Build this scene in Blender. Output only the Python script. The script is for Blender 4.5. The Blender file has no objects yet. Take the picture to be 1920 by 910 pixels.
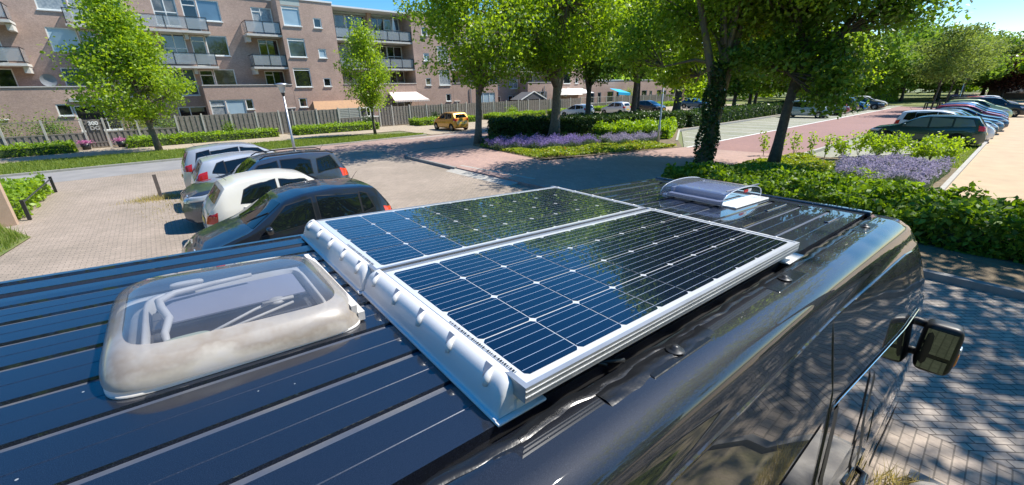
import bpy, bmesh, math, random
import numpy as np
from mathutils import Matrix, Vector
from mathutils.bvhtree import BVHTree
random.seed(7); RNG = np.random.default_rng(11)
S = bpy.context.scene
COL = S.collection
R = math.radians

# ------------------------------------------------------------------ camera, sky, sun
CAM_H = 3.15
def cam_basis(yaw, pitch, roll):
    cy, sy, cp, sp = math.cos(yaw), math.sin(yaw), math.cos(pitch), math.sin(pitch)
    f = Vector((cy*cp, sy*cp, -sp)); r = Vector((sy, -cy, 0)); u = r.cross(f)
    cr, sr = math.cos(roll), math.sin(roll)
    return (cr*r+sr*u), (-sr*r+cr*u), f
r_, u_, f_ = cam_basis(R(50.0), R(20.5), R(-1.38))
cd = bpy.data.cameras.new('camera'); cam = bpy.data.objects.new('camera', cd); COL.objects.link(cam)
cd.sensor_width = 36; cd.lens = 763.3/1920*36; cd.clip_start = 0.02; cd.clip_end = 3000
cam.matrix_world = Matrix(((r_.x, u_.x, -f_.x, 0), (r_.y, u_.y, -f_.y, 0), (r_.z, u_.z, -f_.z, CAM_H), (0, 0, 0, 1)))
S.camera = cam
w = bpy.data.worlds.new('World'); S.world = w; w.use_nodes = True
nt = w.node_tree; bg = nt.nodes['Background']
sky = nt.nodes.new('ShaderNodeTexSky'); sky.sky_type = 'NISHITA'; sky.sun_disc = False
SUN_AZ, SUN_EL = -22.0, 54.0
sky.sun_elevation = R(SUN_EL); sky.sun_rotation = R(90-SUN_AZ)
sky.air_density = 1.0; sky.dust_density = 0.15; sky.ozone_density = 3.0
hsn = nt.nodes.new('ShaderNodeHueSaturation'); hsn.inputs['Saturation'].default_value = 1.45
nt.links.new(sky.outputs[0], hsn.inputs['Color']); nt.links.new(hsn.outputs[0], bg.inputs[0]); bg.inputs[1].default_value = 0.118
sl = bpy.data.lights.new('sun', 'SUN'); sl.energy = 5.0; sl.angle = R(0.55); sl.color = (1, 0.95, 0.87)
so = bpy.data.objects.new('sun', sl); COL.objects.link(so)
sv = Vector((math.cos(R(SUN_AZ))*math.cos(R(SUN_EL)), math.sin(R(SUN_AZ))*math.cos(R(SUN_EL)), math.sin(R(SUN_EL))))
so.rotation_euler = sv.to_track_quat('Z', 'Y').to_euler(); so.location = (0, 0, 30)
S.view_settings.view_transform = 'Standard'; S.view_settings.look = 'None'
S.view_settings.exposure = 0.70; S.view_settings.gamma = 1

# ------------------------------------------------------------------ helpers
def tag(o, label=None, cat=None, group=None, kind=None):
    if label: o['label'] = label
    if cat: o['category'] = cat
    if group: o['group'] = group
    if kind: o['kind'] = kind
    return o
def thing(name, label, cat, loc=(0, 0, 0), rz=0, group=None):
    o = bpy.data.objects.new(name, None); o.empty_display_size = .2; COL.objects.link(o)
    o.location = loc; o.rotation_euler = (0, 0, rz)
    return tag(o, label, cat, group)
def obj(name, vf, mat, parent=None, smooth=False, fm=None):
    v, f = vf
    me = bpy.data.meshes.new(name)
    if isinstance(v, np.ndarray):
        me.from_pydata([], [], []); n = len(v); me.vertices.add(n); me.vertices.foreach_set('co', v.astype(np.float32).ravel())
        fa = np.asarray(f, dtype=np.int32); k = fa.shape[1]
        me.loops.add(fa.size); me.loops.foreach_set('vertex_index', fa.ravel())
        me.polygons.add(len(fa)); me.polygons.foreach_set('loop_start', np.arange(0, fa.size, k, dtype=np.int32))
        me.update(calc_edges=True)
    else:
        me.from_pydata([tuple(p) for p in v], [], f); me.update()
    for m in (mat if isinstance(mat, (list, tuple)) else [mat]): me.materials.append(m)
    if fm is not None: me.polygons.foreach_set('material_index', np.asarray(fm, dtype=np.int32))
    if smooth: me.polygons.foreach_set('use_smooth', [True]*len(me.polygons))
    o = bpy.data.objects.new(name, me); COL.objects.link(o)
    if parent: o.parent = parent
    return o
class MB:
    """collects simple shapes into one mesh"""
    def __init__(s): s.v = []; s.f = []
    def box(s, x0, x1, y0, y1, z0, z1):
        b = len(s.v)
        s.v += [(x0, y0, z0), (x1, y0, z0), (x1, y1, z0), (x0, y1, z0), (x0, y0, z1), (x1, y0, z1), (x1, y1, z1), (x0, y1, z1)]
        s.f += [tuple(b+i for i in q) for q in ((0, 3, 2, 1), (4, 5, 6, 7), (0, 1, 5, 4), (1, 2, 6, 5), (2, 3, 7, 6), (3, 0, 4, 7))]
        return s
    def tube(s, pts, rad, n=8, cap=True):
        pts = [Vector(p) for p in pts]; m = len(pts)
        if not hasattr(rad, '__len__'): rad = [rad]*m
        b = len(s.v); prev = None
        for i, p in enumerate(pts):
            t = (pts[min(i+1, m-1)]-pts[max(i-1, 0)]).normalized()
            a = Vector((0, 0, 1)) if abs(t.z) < .9 else Vector((1, 0, 0))
            if prev is not None: a = prev
            x = (a-t*a.dot(t)).normalized(); prev = x; y = t.cross(x)
            for k in range(n):
                an = 2*math.pi*k/n; q = p+(x*math.cos(an)+y*math.sin(an))*rad[i]; s.v.append(tuple(q))
        for i in range(m-1):
            for k in range(n):
                k2 = (k+1) % n
                s.f.append((b+i*n+k, b+i*n+k2, b+(i+1)*n+k2, b+(i+1)*n+k))
        if cap:
            s.f.append(tuple(b+k for k in range(n))[::-1]); s.f.append(tuple(b+(m-1)*n+k for k in range(n)))
        return s
    def bar(s, a, b_, w_, h_):
        a, b_ = Vector(a), Vector(b_); t = (b_-a).normalized()
        up = Vector((0, 0, 1)) if abs(t.z) < .95 else Vector((1, 0, 0))
        x = t.cross(up).normalized(); y = x.cross(t)
        b0 = len(s.v)
        for p in (a, b_):
            for sx, sy in ((-1, -1), (1, -1), (1, 1), (-1, 1)): s.v.append(tuple(p+x*sx*w_/2+y*sy*h_/2))
        s.f += [tuple(b0+i for i in q) for q in ((0, 3, 2, 1), (4, 5, 6, 7), (0, 1, 5, 4), (1, 2, 6, 5), (2, 3, 7, 6), (3, 0, 4, 7))]
        return s
    def quad(s, *p):
        b = len(s.v); s.v += [tuple(q) for q in p]; s.f.append(tuple(range(b, b+len(p)))); return s
    def prism(s, poly, z0, z1):
        b = len(s.v); n = len(poly)
        s.v += [(x, y, z0) for x, y in poly]+[(x, y, z1) for x, y in poly]
        s.f.append(tuple(b+n+i for i in range(n))); s.f.append(tuple(b+i for i in range(n))[::-1])
        for i in range(n):
            j = (i+1) % n; s.f.append((b+i, b+j, b+n+j, b+n+i))
        return s
    def lathe(s, prof, c=(0, 0, 0), n=16, axis='z'):
        b = len(s.v); m = len(prof)
        for r, h in prof:
            for k in range(n):
                a = 2*math.pi*k/n; x, y = r*math.cos(a), r*math.sin(a)
                p = (x, y, h) if axis == 'z' else (x, h, y)
                s.v.append((c[0]+p[0], c[1]+p[1], c[2]+p[2]))
        for i in range(m-1):
            for k in range(n):
                k2 = (k+1) % n; s.f.append((b+i*n+k, b+i*n+k2, b+(i+1)*n+k2, b+(i+1)*n+k))
        return s
    @property
    def vf(s): return (s.v, s.f)

# ------------------------------------------------------------------ materials
def mat(name, col, rough=.6, metal=0, coat=0, spec=.5, noise=None, bump=None, coat_rough=.03, trans=0, ior=1.5, alpha=1):
    m = bpy.data.materials.new(name); m.use_nodes = True; t = m.node_tree; p = t.nodes['Principled BSDF']
    p.inputs['Base Color'].default_value = (*col, 1); p.inputs['Roughness'].default_value = rough
    p.inputs['Metallic'].default_value = metal; p.inputs['Coat Weight'].default_value = coat
    p.inputs['Coat Roughness'].default_value = coat_rough; p.inputs['Specular IOR Level'].default_value = spec
    p.inputs['Transmission Weight'].default_value = trans; p.inputs['IOR'].default_value = ior; p.inputs['Alpha'].default_value = alpha
    tc = t.nodes.new('ShaderNodeTexCoord')
    if noise:      # (scale, detail, col2, lo, hi)
        n = t.nodes.new('ShaderNodeTexNoise'); n.inputs['Scale'].default_value = noise[0]; n.inputs['Detail'].default_value = noise[1]
        t.links.new(tc.outputs['Object'], n.inputs['Vector'])
        r = t.nodes.new('ShaderNodeValToRGB'); r.color_ramp.elements[0].position = noise[3]; r.color_ramp.elements[1].position = noise[4]
        r.color_ramp.elements[0].color = (*col, 1); r.color_ramp.elements[1].color = (*noise[2], 1)
        t.links.new(n.outputs['Fac'], r.inputs[0]); t.links.new(r.outputs[0], p.inputs['Base Color'])
    if bump:
        n2 = t.nodes.new('ShaderNodeTexNoise'); n2.inputs['Scale'].default_value = bump[0]; n2.inputs['Detail'].default_value = 4
        t.links.new(tc.outputs['Object'], n2.inputs['Vector'])
        b = t.nodes.new('ShaderNodeBump'); b.inputs['Strength'].default_value = bump[1]; b.inputs['Distance'].default_value = bump[2]
        t.links.new(n2.outputs['Fac'], b.inputs['Height']); t.links.new(b.outputs[0], p.inputs['Normal'])
    return m
def paver_mat(name, c1, c2, mortar, scale, rot=0, patch=None, bw=.5, rh=.25, patch_scale=.35, stain=.5):
    m = bpy.data.materials.new(name); m.use_nodes = True; t = m.node_tree; p = t.nodes['Principled BSDF']
    tc = t.nodes.new('ShaderNodeTexCoord'); mp = t.nodes.new('ShaderNodeMapping'); mp.inputs['Rotation'].default_value = (0, 0, rot)
    t.links.new(tc.outputs['Object'], mp.inputs[0])
    b = t.nodes.new('ShaderNodeTexBrick'); b.inputs['Scale'].default_value = scale
    b.inputs['Color1'].default_value = (*c1, 1); b.inputs['Color2'].default_value = (*c2, 1); b.inputs['Mortar'].default_value = (*mortar, 1)
    b.inputs['Mortar Size'].default_value = .018; b.inputs['Brick Width'].default_value = bw; b.inputs['Row Height'].default_value = rh
    t.links.new(mp.outputs[0], b.inputs['Vector'])
    n = t.nodes.new('ShaderNodeTexNoise'); n.inputs['Scale'].default_value = patch_scale; n.inputs['Detail'].default_value = 8; n.inputs['Roughness'].default_value = .65
    t.links.new(tc.outputs['Object'], n.inputs['Vector'])
    rp = t.nodes.new('ShaderNodeValToRGB'); rp.color_ramp.elements[0].position = .35; rp.color_ramp.elements[1].position = .65
    lo = patch or (.72, .72, .72)
    rp.color_ramp.elements[0].color = (*lo, 1); rp.color_ramp.elements[1].color = (1.08, 1.06, 1.04, 1)
    t.links.new(n.outputs['Fac'], rp.inputs[0])
    n3 = t.nodes.new('ShaderNodeTexNoise'); n3.inputs['Scale'].default_value = 22; n3.inputs['Detail'].default_value = 5
    t.links.new(tc.outputs['Object'], n3.inputs['Vector'])
    r3 = t.nodes.new('ShaderNodeValToRGB'); r3.color_ramp.elements[0].position = .3; r3.color_ramp.elements[1].position = .7
    r3.color_ramp.elements[0].color = (.78, .78, .78, 1); r3.color_ramp.elements[1].color = (1.15, 1.15, 1.15, 1)
    t.links.new(n3.outputs['Fac'], r3.inputs[0])
    m1 = t.nodes.new('ShaderNodeMixRGB'); m1.blend_type = 'MULTIPLY'; m1.inputs[0].default_value = stain
    m2 = t.nodes.new('ShaderNodeMixRGB'); m2.blend_type = 'MULTIPLY'; m2.inputs[0].default_value = .8
    t.links.new(b.outputs['Color'], m1.inputs[1]); t.links.new(rp.outputs[0], m1.inputs[2])
    t.links.new(m1.outputs[0], m2.inputs[1]); t.links.new(r3.outputs[0], m2.inputs[2])
    t.links.new(m2.outputs[0], p.inputs['Base Color']); p.inputs['Roughness'].default_value = .85
    bu = t.nodes.new('ShaderNodeBump'); bu.inputs['Strength'].default_value = .5; bu.inputs['Distance'].default_value = .004
    t.links.new(r3.outputs[0], bu.inputs['Height']); t.links.new(bu.outputs[0], p.inputs['Normal'])
    return m
def leaf_mat(name, ca, cb, trans=.35, rough=.45, cc=None):
    m = bpy.data.materials.new(name); m.use_nodes = True; t = m.node_tree; out = t.nodes['Material Output']; p = t.nodes['Principled BSDF']
    g = t.nodes.new('ShaderNodeNewGeometry'); r = t.nodes.new('ShaderNodeValToRGB')
    r.color_ramp.elements[0].color = (*ca, 1); r.color_ramp.elements[1].color = (*cb, 1)
    if cc: e = r.color_ramp.elements.new(.93); e.color = (*cb, 1); r.color_ramp.elements[2].color = (*cc, 1)
    t.links.new(g.outputs['Random Per Island'], r.inputs[0])
    t.links.new(r.outputs[0], p.inputs['Base Color']); p.inputs['Roughness'].default_value = rough; p.inputs['Specular IOR Level'].default_value = .4
    tr = t.nodes.new('ShaderNodeBsdfTranslucent')
    hs = t.nodes.new('ShaderNodeHueSaturation'); hs.inputs['Value'].default_value = 1.9; hs.inputs['Hue'].default_value = .485; hs.inputs['Saturation'].default_value = 1.1
    t.links.new(r.outputs[0], hs.inputs['Color']); t.links.new(hs.outputs[0], tr.inputs[0])
    mx = t.nodes.new('ShaderNodeMixShader'); mx.inputs[0].default_value = trans
    t.links.new(p.outputs[0], mx.inputs[1]); t.links.new(tr.outputs[0], mx.inputs[2]); t.links.new(mx.outputs[0], out.inputs[0])
    return m
M = {}
M['court'] = paver_mat('court_pavers', (.38, .31, .25), (.31, .255, .205), (.17, .14, .11), 2.9, 0, (.70, .70, .66), stain=.7)
M['redpath'] = paver_mat('red_path_pavers', (.44, .285, .235), (.36, .235, .20), (.30, .22, .18), 2.4, R(90))
M['pinkroad'] = paver_mat('pinkish_road_pavers', (.38, .255, .215), (.32, .22, .185), (.24, .18, .155), 2.4, 0, (.8, .8, .8))
M['redroad'] = paver_mat('red_road_pavers', (.30, .165, .14), (.26, .145, .125), (.22, .13, .12), 2.4, 0, (.85, .85, .85))
M['greypav'] = paver_mat('grey_pavers', (.43, .365, .30), (.32, .275, .235), (.11, .09, .075), 2.9, R(45), (.6, .6, .6), stain=.8)
M['bay'] = paver_mat('parking_bay_pavers', (.32, .31, .25), (.27, .265, .22), (.15, .17, .09), 2.2, 0, (.75, .8, .68), stain=.8)
M['walk'] = paver_mat('beige_pavement', (.45, .37, .27), (.39, .32, .24), (.24, .21, .15), 3, 0)
M['asphalt'] = mat('asphalt', (.21, .205, .20), .85, noise=(1.2, 8, (.26, .25, .24), .3, .7), bump=(60, .4, .01))
M['soil'] = mat('soil', (.12, .09, .055), .95, noise=(4, 8, (.20, .15, .09), .35, .65), bump=(20, .6, .03))
M['sandsoil'] = mat('sandy_soil', (.36, .29, .19), .95, noise=(3, 8, (.25, .22, .11), .4, .65), bump=(30, .6, .02))
M['sand'] = mat('sand_path', (.50, .37, .235), .95, noise=(1.5, 10, (.42, .31, .20), .3, .7), bump=(60, .5, .01))
M['lawn'] = mat('lawn_base', (.10, .15, .03), .95, noise=(2.2, 8, (.20, .19, .06), .4, .62), bump=(25, .8, .04))
M['terrain'] = mat('terrain', (.12, .16, .05), .95, noise=(.15, 8, (.17, .17, .08), .35, .65))
M['concrete'] = mat('concrete', (.42, .40, .36), .85, noise=(6, 8, (.34, .32, .28), .3, .7), bump=(40, .4, .005))
M['darkkerb'] = mat('kerb_concrete', (.20, .19, .18), .85, noise=(6, 8, (.28, .27, .25), .3, .7))
M['white'] = mat('white_paint', (.8, .8, .78), .5)
M['frame'] = mat('window_frame_paint', (.75, .76, .72), .45)
M['brick'] = paver_mat('facade_brick', (.53, .375, .30), (.45, .315, .25), (.47, .36, .30), 4.0, 0, (.70, .68, .68), stain=.7)
for n_ in M['brick'].node_tree.nodes:
    if n_.type == 'MAPPING': n_.inputs['Rotation'].default_value = (R(90), 0, 0)
M['tanwall'] = mat('tan_wall_render', (.48, .34, .24), .9, noise=(5, 8, (.42, .30, .21), .3, .7), bump=(50, .3, .01))
M['slab'] = mat('balcony_slab', (.62, .60, .55), .8, noise=(3, 6, (.50, .48, .44), .3, .7))
M['greyp'] = mat('fascia_panel', (.42, .47, .44), .7)
M['darkm'] = mat('dark_metal', (.03, .032, .035), .4, .3)
M['black'] = mat('black_plastic', (.012, .012, .013), .45)
M['rubber'] = mat('rubber', (.015, .015, .015), .85)
M['galv'] = mat('galvanised_steel', (.50, .52, .55), .42, .75, noise=(8, 4, (.40, .42, .45), .3, .7))
M['wood'] = mat('weathered_fence_wood', (.27, .245, .215), .9, noise=(5, 8, (.19, .17, .15), .3, .7))
M['wood2'] = mat('weathered_gate_wood', (.22, .20, .18), .9, noise=(6, 8, (.16, .145, .13), .3, .7))
M['post'] = mat('concrete_post', (.50, .48, .44), .85, noise=(6, 6, (.42, .41, .37), .3, .7))
M['tile'] = mat('roof_tile', (.42, .25, .13), .85, noise=(6, 6, (.33, .2, .12), .3, .7))
M['bark'] = mat('bark', (.13, .105, .085), .95, noise=(9, 8, (.20, .17, .13), .35, .65), bump=(22, 1, .03))
M['barkd'] = mat('dark_bark', (.075, .06, .05), .95, noise=(9, 8, (.12, .10, .075), .35, .65), bump=(22, 1, .03))
M['barklichen'] = mat('lichen_bark', (.17, .14, .10), .95, noise=(5, 8, (.27, .22, .07), .5, .7), bump=(22, 1, .03))
M['leaf_bright'] = leaf_mat('leaf_bright', (.15, .25, .022), (.30, .42, .05), .45)
M['leaf_mid'] = leaf_mat('leaf_mid', (.10, .18, .016), (.27, .40, .045), .47)
M['leaf_dark'] = leaf_mat('leaf_dark', (.05, .115, .014), (.15, .27, .034), .40)
M['leaf_far'] = leaf_mat('leaf_far', (.09, .17, .022), (.20, .32, .05), .36, .75)
M['leaf_yel'] = leaf_mat('leaf_yellow_green', (.16, .22, .03), (.28, .34, .05), .4)
M['leaf_olive'] = leaf_mat('leaf_olive', (.10, .15, .03), (.21, .28, .06), .35, .75)
M['leaf_red'] = leaf_mat('leaf_copper', (.035, .012, .012), (.08, .03, .025), .2)
M['ivy'] = leaf_mat('ivy_leaf', (.02, .05, .012), (.06, .12, .025), .15, .35)
M['hedge'] = leaf_mat('hedge_leaf', (.05, .11, .012), (.20, .32, .035), .36, .55)
M['hedge_low'] = leaf_mat('low_shrub_leaf', (.14, .24, .02), (.28, .42, .045), .4)
M['hedge_dk'] = leaf_mat('dark_hedge_leaf', (.02, .05, .012), (.07, .13, .025), .25)
M['bedleaf'] = leaf_mat('bed_leaf', (.12, .2, .02), (.32, .38, .05), .35, cc=(.30, .14, .05))
M['grass'] = leaf_mat('grass_blade', (.11, .18, .025), (.24, .30, .06), .4, .6)
M['drygrass'] = leaf_mat('dry_grass_blade', (.28, .26, .08), (.50, .42, .18), .4, .6)
M['lavg'] = leaf_mat('lavender_stem', (.11, .17, .08), (.20, .26, .14), .2, .7)
M['lavp'] = leaf_mat('lavender_flower', (.19, .13, .34), (.33, .25, .50), .25, .7)
M['lavpale'] = leaf_mat('pale_lavender_flower', (.26, .22, .33), (.40, .35, .46), .25, .7)
M['winglass'] = mat('house_window_glass', (.035, .05, .07), .04, 0, coat=1, spec=1, noise=(.35, 3, (.10, .17, .24), .35, .6))
M['winblind'] = mat('house_window_with_blind', (.30, .42, .50), .3, 0, coat=1, noise=(.8, 3, (.42, .55, .62), .3, .7))
M['windark'] = mat('dark_window_glass', (.008, .011, .016), .04, 0, coat=1, spec=.8)
M['carglass'] = mat('car_glass', (.006, .009, .012), .02, 0, coat=0, spec=.6)
M['carglass2'] = mat('tinted_light_car_glass', (.10, .16, .17), .03, 0, coat=0, spec=.8)
M['red_lamp'] = mat('red_lamp', (.55, .012, .01), .15, 0, coat=1)
M['orange_lamp'] = mat('orange_lamp', (.75, .22, .04), .15, 0, coat=1)
M['clear_lamp'] = mat('headlamp', (.55, .58, .6), .12, .3, coat=1)
M['plate'] = mat('yellow_plate', (.75, .5, .03), .4)
M['rim'] = mat('alloy_rim', (.5, .5, .51), .3, .8)
M['chrome'] = mat('chrome', (.75, .76, .78), .08, 1)
M['alu'] = mat('aluminium', (.52, .53, .54), .42, .8, noise=(14, 4, (.44, .45, .46), .3, .7))
M['abs'] = mat('white_abs', (.72, .715, .70), .32, 0, coat=.3, coat_rough=.2)
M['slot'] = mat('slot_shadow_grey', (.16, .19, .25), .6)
def gm(name, rgba, rough, ior=1.45):
    m = bpy.data.materials.new(name); m.use_nodes = True; t = m.node_tree; out = t.nodes['Material Output']; t.nodes.remove(t.nodes['Principled BSDF'])
    tr = t.nodes.new('ShaderNodeBsdfTransparent'); tr.inputs[0].default_value = (*rgba[:3], 1)
    gl = t.nodes.new('ShaderNodeBsdfGlossy'); gl.inputs['Roughness'].default_value = rough; gl.inputs['Color'].default_value = (1, 1, 1, 1)
    fr = t.nodes.new('ShaderNodeFresnel'); fr.inputs[0].default_value = ior
    mx = t.nodes.new('ShaderNodeMixShader'); t.links.new(fr.outputs[0], mx.inputs[0]); t.links.new(tr.outputs[0], mx.inputs[1]); t.links.new(gl.outputs[0], mx.inputs[2])
    t.links.new(mx.outputs[0], out.inputs[0]); return m
M['clear'] = gm('clear_acrylic', (.93, .95, .97), .02)
M['railglass'] = mat('balcony_glass', (.42, .45, .46), .25, 0, coat=1, alpha=.5)

M['wincurtain'] = mat('window_with_net_curtain', (.38, .40, .40), .5, 0, coat=1, spec=.6, noise=(7, 2, (.22, .25, .27), .35, .65))
M['winwarm'] = mat('window_with_warm_interior', (.07, .055, .04), .08, 0, coat=1, spec=.8, noise=(1.3, 3, (.22, .20, .17), .4, .7))
# car paints
def paint(name, col, metal=.35, rough=.35):
    return mat(name, col, rough, metal, coat=1, coat_rough=.03)
# ------------------------------------------------------------------ ground
def poly_obj(name, pts, z, m, kind='structure'):
    o = obj(name, ([(x, y, z) for x, y in pts], [tuple(range(len(pts)))]), m); o['kind'] = kind; return o
g0 = obj('ground', ([(-600, -600, -.03), (900, -600, -.03), (900, 900, -.03), (-600, 900, -.03)], [(0, 1, 2, 3)]), M['terrain']); g0['kind'] = 'structure'
poly_obj('courtyard_paving', [(-14, -12), (9.4, -12), (9.4, 15), (9.55, 20.2), (9.9, 25.2), (-14, 25.2)], 0, M['court'])
poly_obj('road_paving', [(4.9, -12), (9.4, -12), (9.4, 6.5), (4.9, 6.5)], .004, M['greypav'])
poly_obj('asphalt_road', [(-40, 25.2), (1.5, 25.0), (1.5, 28.7), (-40, 28.9)], .002, M['asphalt'])
poly_obj('street', [(1.5, 25.0), (9.9, 25.0), (9.4, 19), (24, 19), (60, 23.5), (110, 24), (110, 29.3), (19, 29.3), (16.2, 29), (1.5, 28.7)], .004, M['pinkroad'])
poly_obj('pale_street_marking', [(13.6, 28.3), (19.5, 28.5), (25, 28.6), (25, 28.2), (19.5, 28.1), (14.2, 27.9)], .008, M['concrete'])
poly_obj('parking_lay_by', [(16.6, 29.3), (110, 29.3), (110, 36), (16.6, 36)], .006, M['walk'])
poly_obj('pavement', [(-40, 34.9), (110, 34.9), (110, 41), (-40, 41)], .01, M['walk'])
poly_obj('garden_ground', [(-40, 41), (110, 41), (110, 60), (-40, 60)], .012, M['soil'])
poly_obj('grass_verge', [(-40, 29.15), (1, 29.05), (10, 28.95), (16.0, 29.5), (16.8, 30.4), (15.9, 31.6), (10, 34.4), (-40, 35.0)], .03, M['lawn'])
kb = MB()
kp = [(-40, 28.98), (1, 28.88), (10, 28.78), (16.1, 29.3)]
for a, b in zip(kp[:-1], kp[1:]): kb.bar((a[0], a[1], .04), (b[0], b[1], .04), .12, .10)
o = obj('kerb', kb.vf, M['concrete']); o['kind'] = 'structure'
# reddish footway with kerb
fw = [(9.5, 6.0), (9.5, 15), (9.6, 19.4), (10.1, 20.6), (11.4, 21.1), (14.4, 20.9), (14.4, 19), (13.2, 13.4), (21.4, 10.9), (21.8, 5.85), (15, 7.6), (14, 6.0)]
fo = obj('footway', MB().prism(fw, -.02, .10).vf, M['redpath']); fo['kind'] = 'structure'
kb = MB()
kp = [(9.45, 14.9), (9.55, 19.5), (10.05, 20.7), (11.4, 21.2), (14.4, 21.0)]
for a, b in zip(kp[:-1], kp[1:]): kb.bar((a[0], a[1], .06), (b[0], b[1], .06), .14, .125)
kb.bar((9.42, -12, .06), (9.42, 6.6, .06), .14, .125); kb.bar((9.45, 6.6, .06), (9.45, 10.8, .06), .13, .124)
o = obj('kerb', kb.vf, M['darkkerb']); o['kind'] = 'structure'
rm = MB(); v0 = [(9.0, 10.9, .0), (9.0, 15.0, .0), (9.95, 15.2, .112), (10.2, 10.7, .112)]
rm.quad(*v0[::-1]); rm.quad((9.0, 10.9, .003), (10.2, 10.7, .112), (10.2, 10.7, 0), (9.0, 10.9, -.01))
o = obj('dropped_kerb_ramp', rm.vf, M['concrete']); o['kind'] = 'structure'
poly_obj('lane_link', [(21.4, 5.85), (21.4, 10.95), (28, 10.95), (28, 5.85)], .012, M['redroad'])
poly_obj('parking_lane', [(28, 5.85), (75, 5.4), (75, 9.9), (70, 9.9), (28, 10.95)], .012, M['redroad'])
poly_obj('parking_bays', [(21.4, 10.95), (28, 10.95), (70, 9.9), (78, 9.8), (78, 15.6), (29.8, 15.6)], .008, M['bay'])
poly_obj('parking_bays', [(21.4, 5.75), (29, .5), (75, .2), (75, 5.4), (28, 5.85)], .008, M['bay'])
poly_obj('grass_strip', [(19.2, .75), (24, .62), (32, .55), (32, 1.3), (22.5, 1.7)], .02, M['lawn'])
poly_obj('sand_path', [(11.3, -30), (11.3, -1), (14, .8), (30, .5), (75, .2), (95, 1.5), (130, 8), (160, 6), (110, -4), (90, -30)], .012, M['sand'])
mk = MB()
def strip(x0, y0, x1, y1, w_=.1, z=.016):
    d = Vector((x1-x0, y1-y0)).normalized(); n = Vector((-d.y, d.x))*w_/2
    mk.quad((x0-n.x, y0-n.y, z), (x1-n.x, y1-n.y, z), (x1+n.x, y1+n.y, z), (x0+n.x, y0+n.y, z))
strip(21.6, 11.1, 28, 10.95, .14); strip(28, 10.95, 70, 9.9, .14)
x = 24.2
while x < 70:
    t_ = (x-28)/42; yb = 10.95-1.05*max(0, t_)
    strip(x, yb+.1, x, 15.2 if x > 29.5 else 11.3+(x-22)*.5, .1); x += 2.45
x = 31.8
while x < 70: strip(x, .7, x, 5.5, .1); x += 2.5
o = obj('painted_bay_lines', mk.vf, M['white']); o['kind'] = 'structure'
kb = MB(); kb.bar((29.6, 15.7, .07), (78, 15.65, .07), .15, .16); kb.bar((22, 5.75, .07), (29, 5.55, .07), .15, .16); kb.bar((23.6, 12.6, .07), (29.6, 15.7, .07), .12, .15)
kb.bar((11.5, -1.0, .06), (14, .86, .06), .10, .12); kb.bar((14, .86, .06), (32, .52, .06), .12, .12); kb.bar((32, .52, .06), (75, .2, .06), .12, .12)
o = obj('kerb', kb.vf, M['concrete']); o['kind'] = 'structure'
poly_obj('planting_bed_soil', [(9.5, -6), (11.3, -6), (14, .8), (22.2, .8), (22.2, 5.6), (15, 7.5), (10.6, 7.4), (9.5, 5.9)], .09, M['soil'])
poly_obj('planting_bed_soil', [(13.3, 13.6), (21.2, 10.95), (23.6, 12.5), (29.6, 15.8), (78, 15.8), (78, 20), (30, 20), (18, 23.6), (14.3, 20.5)], .112, M['soil'])
poly_obj('verge_soil', [(-14, -12), (4.0, -12), (4.0, -.35), (3.4, -.22), (-14, -.2)], .03, M['sandsoil'])
poly_obj('verge_grass_base', [(-14, -12), (3.3, -12), (3.2, -1.0), (2.6, -.8), (-14, -.65)], .036, M['lawn'])
vk = MB(); vk.bar((4.1, -12, .04), (4.1, -.2, .04), .12, .10); o = obj('kerb', vk.vf, M['darkkerb']); o['kind'] = 'structure'
poly_obj('far_lawn', [(78, 5.5), (160, 9), (160, 40), (78, 40)], .02, M['lawn'])
poly_obj('grass_patch_soil', [(-14, 9), (-3.3, 13), (-2.95, 15), (-3.6, 16.6), (-14, 16.8)], .02, M['lawn'])

# ------------------------------------------------------------------ foliage machinery
def leaf_quads(c, size, upbias=.5, aspect=.62):
    n = len(c); size = np.broadcast_to(size, (n,))[:, None]
    nr = RNG.normal(size=(n, 3)); nr /= np.linalg.norm(nr, axis=1)[:, None]; nr[:, 2] += upbias; nr /= np.linalg.norm(nr, axis=1)[:, None]
    a = RNG.normal(size=(n, 3)); a -= (a*nr).sum(1)[:, None]*nr; a /= np.linalg.norm(a, axis=1)[:, None]; b = np.cross(nr, a)
    v = np.empty((n, 4, 3))
    v[:, 0] = c-a*size*.5; v[:, 1] = c+b*size*aspect*.5+nr*size*.10; v[:, 2] = c+a*size*.5; v[:, 3] = c-b*size*aspect*.5+nr*size*.10
    return v.reshape(-1, 3), np.arange(4*n).reshape(n, 4)
def blades(xy, z, h, wd=.012, lean=.35):
    n = len(xy); h = np.broadcast_to(h, (n,)); z = np.broadcast_to(z, (n,))
    an = RNG.uniform(0, 2*np.pi, n); ld = RNG.uniform(0, 2*np.pi, n); le = RNG.uniform(0, lean, n)*h
    d = np.stack([np.cos(an), np.sin(an)], 1)*wd
    v = np.empty((n, 3, 3)); v[:, 0, :2] = xy-d; v[:, 1, :2] = xy+d; v[:, 0, 2] = z; v[:, 1, 2] = z
    v[:, 2, 0] = xy[:, 0]+np.cos(ld)*le; v[:, 2, 1] = xy[:, 1]+np.sin(ld)*le; v[:, 2, 2] = z+h
    return v.reshape(-1, 3), np.arange(3*n).reshape(n, 3)
def in_poly(p, poly):
    x, y = p[:, 0], p[:, 1]; r = np.zeros(len(p), bool); n = len(poly)
    for i in range(n):
        x1, y1 = poly[i]; x2, y2 = poly[(i+1) % n]
        if y1 == y2: continue
        c = ((y1 > y) != (y2 > y)) & (x < (x2-x1)*(y-y1)/(y2-y1)+x1); r ^= c
    return r
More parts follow.
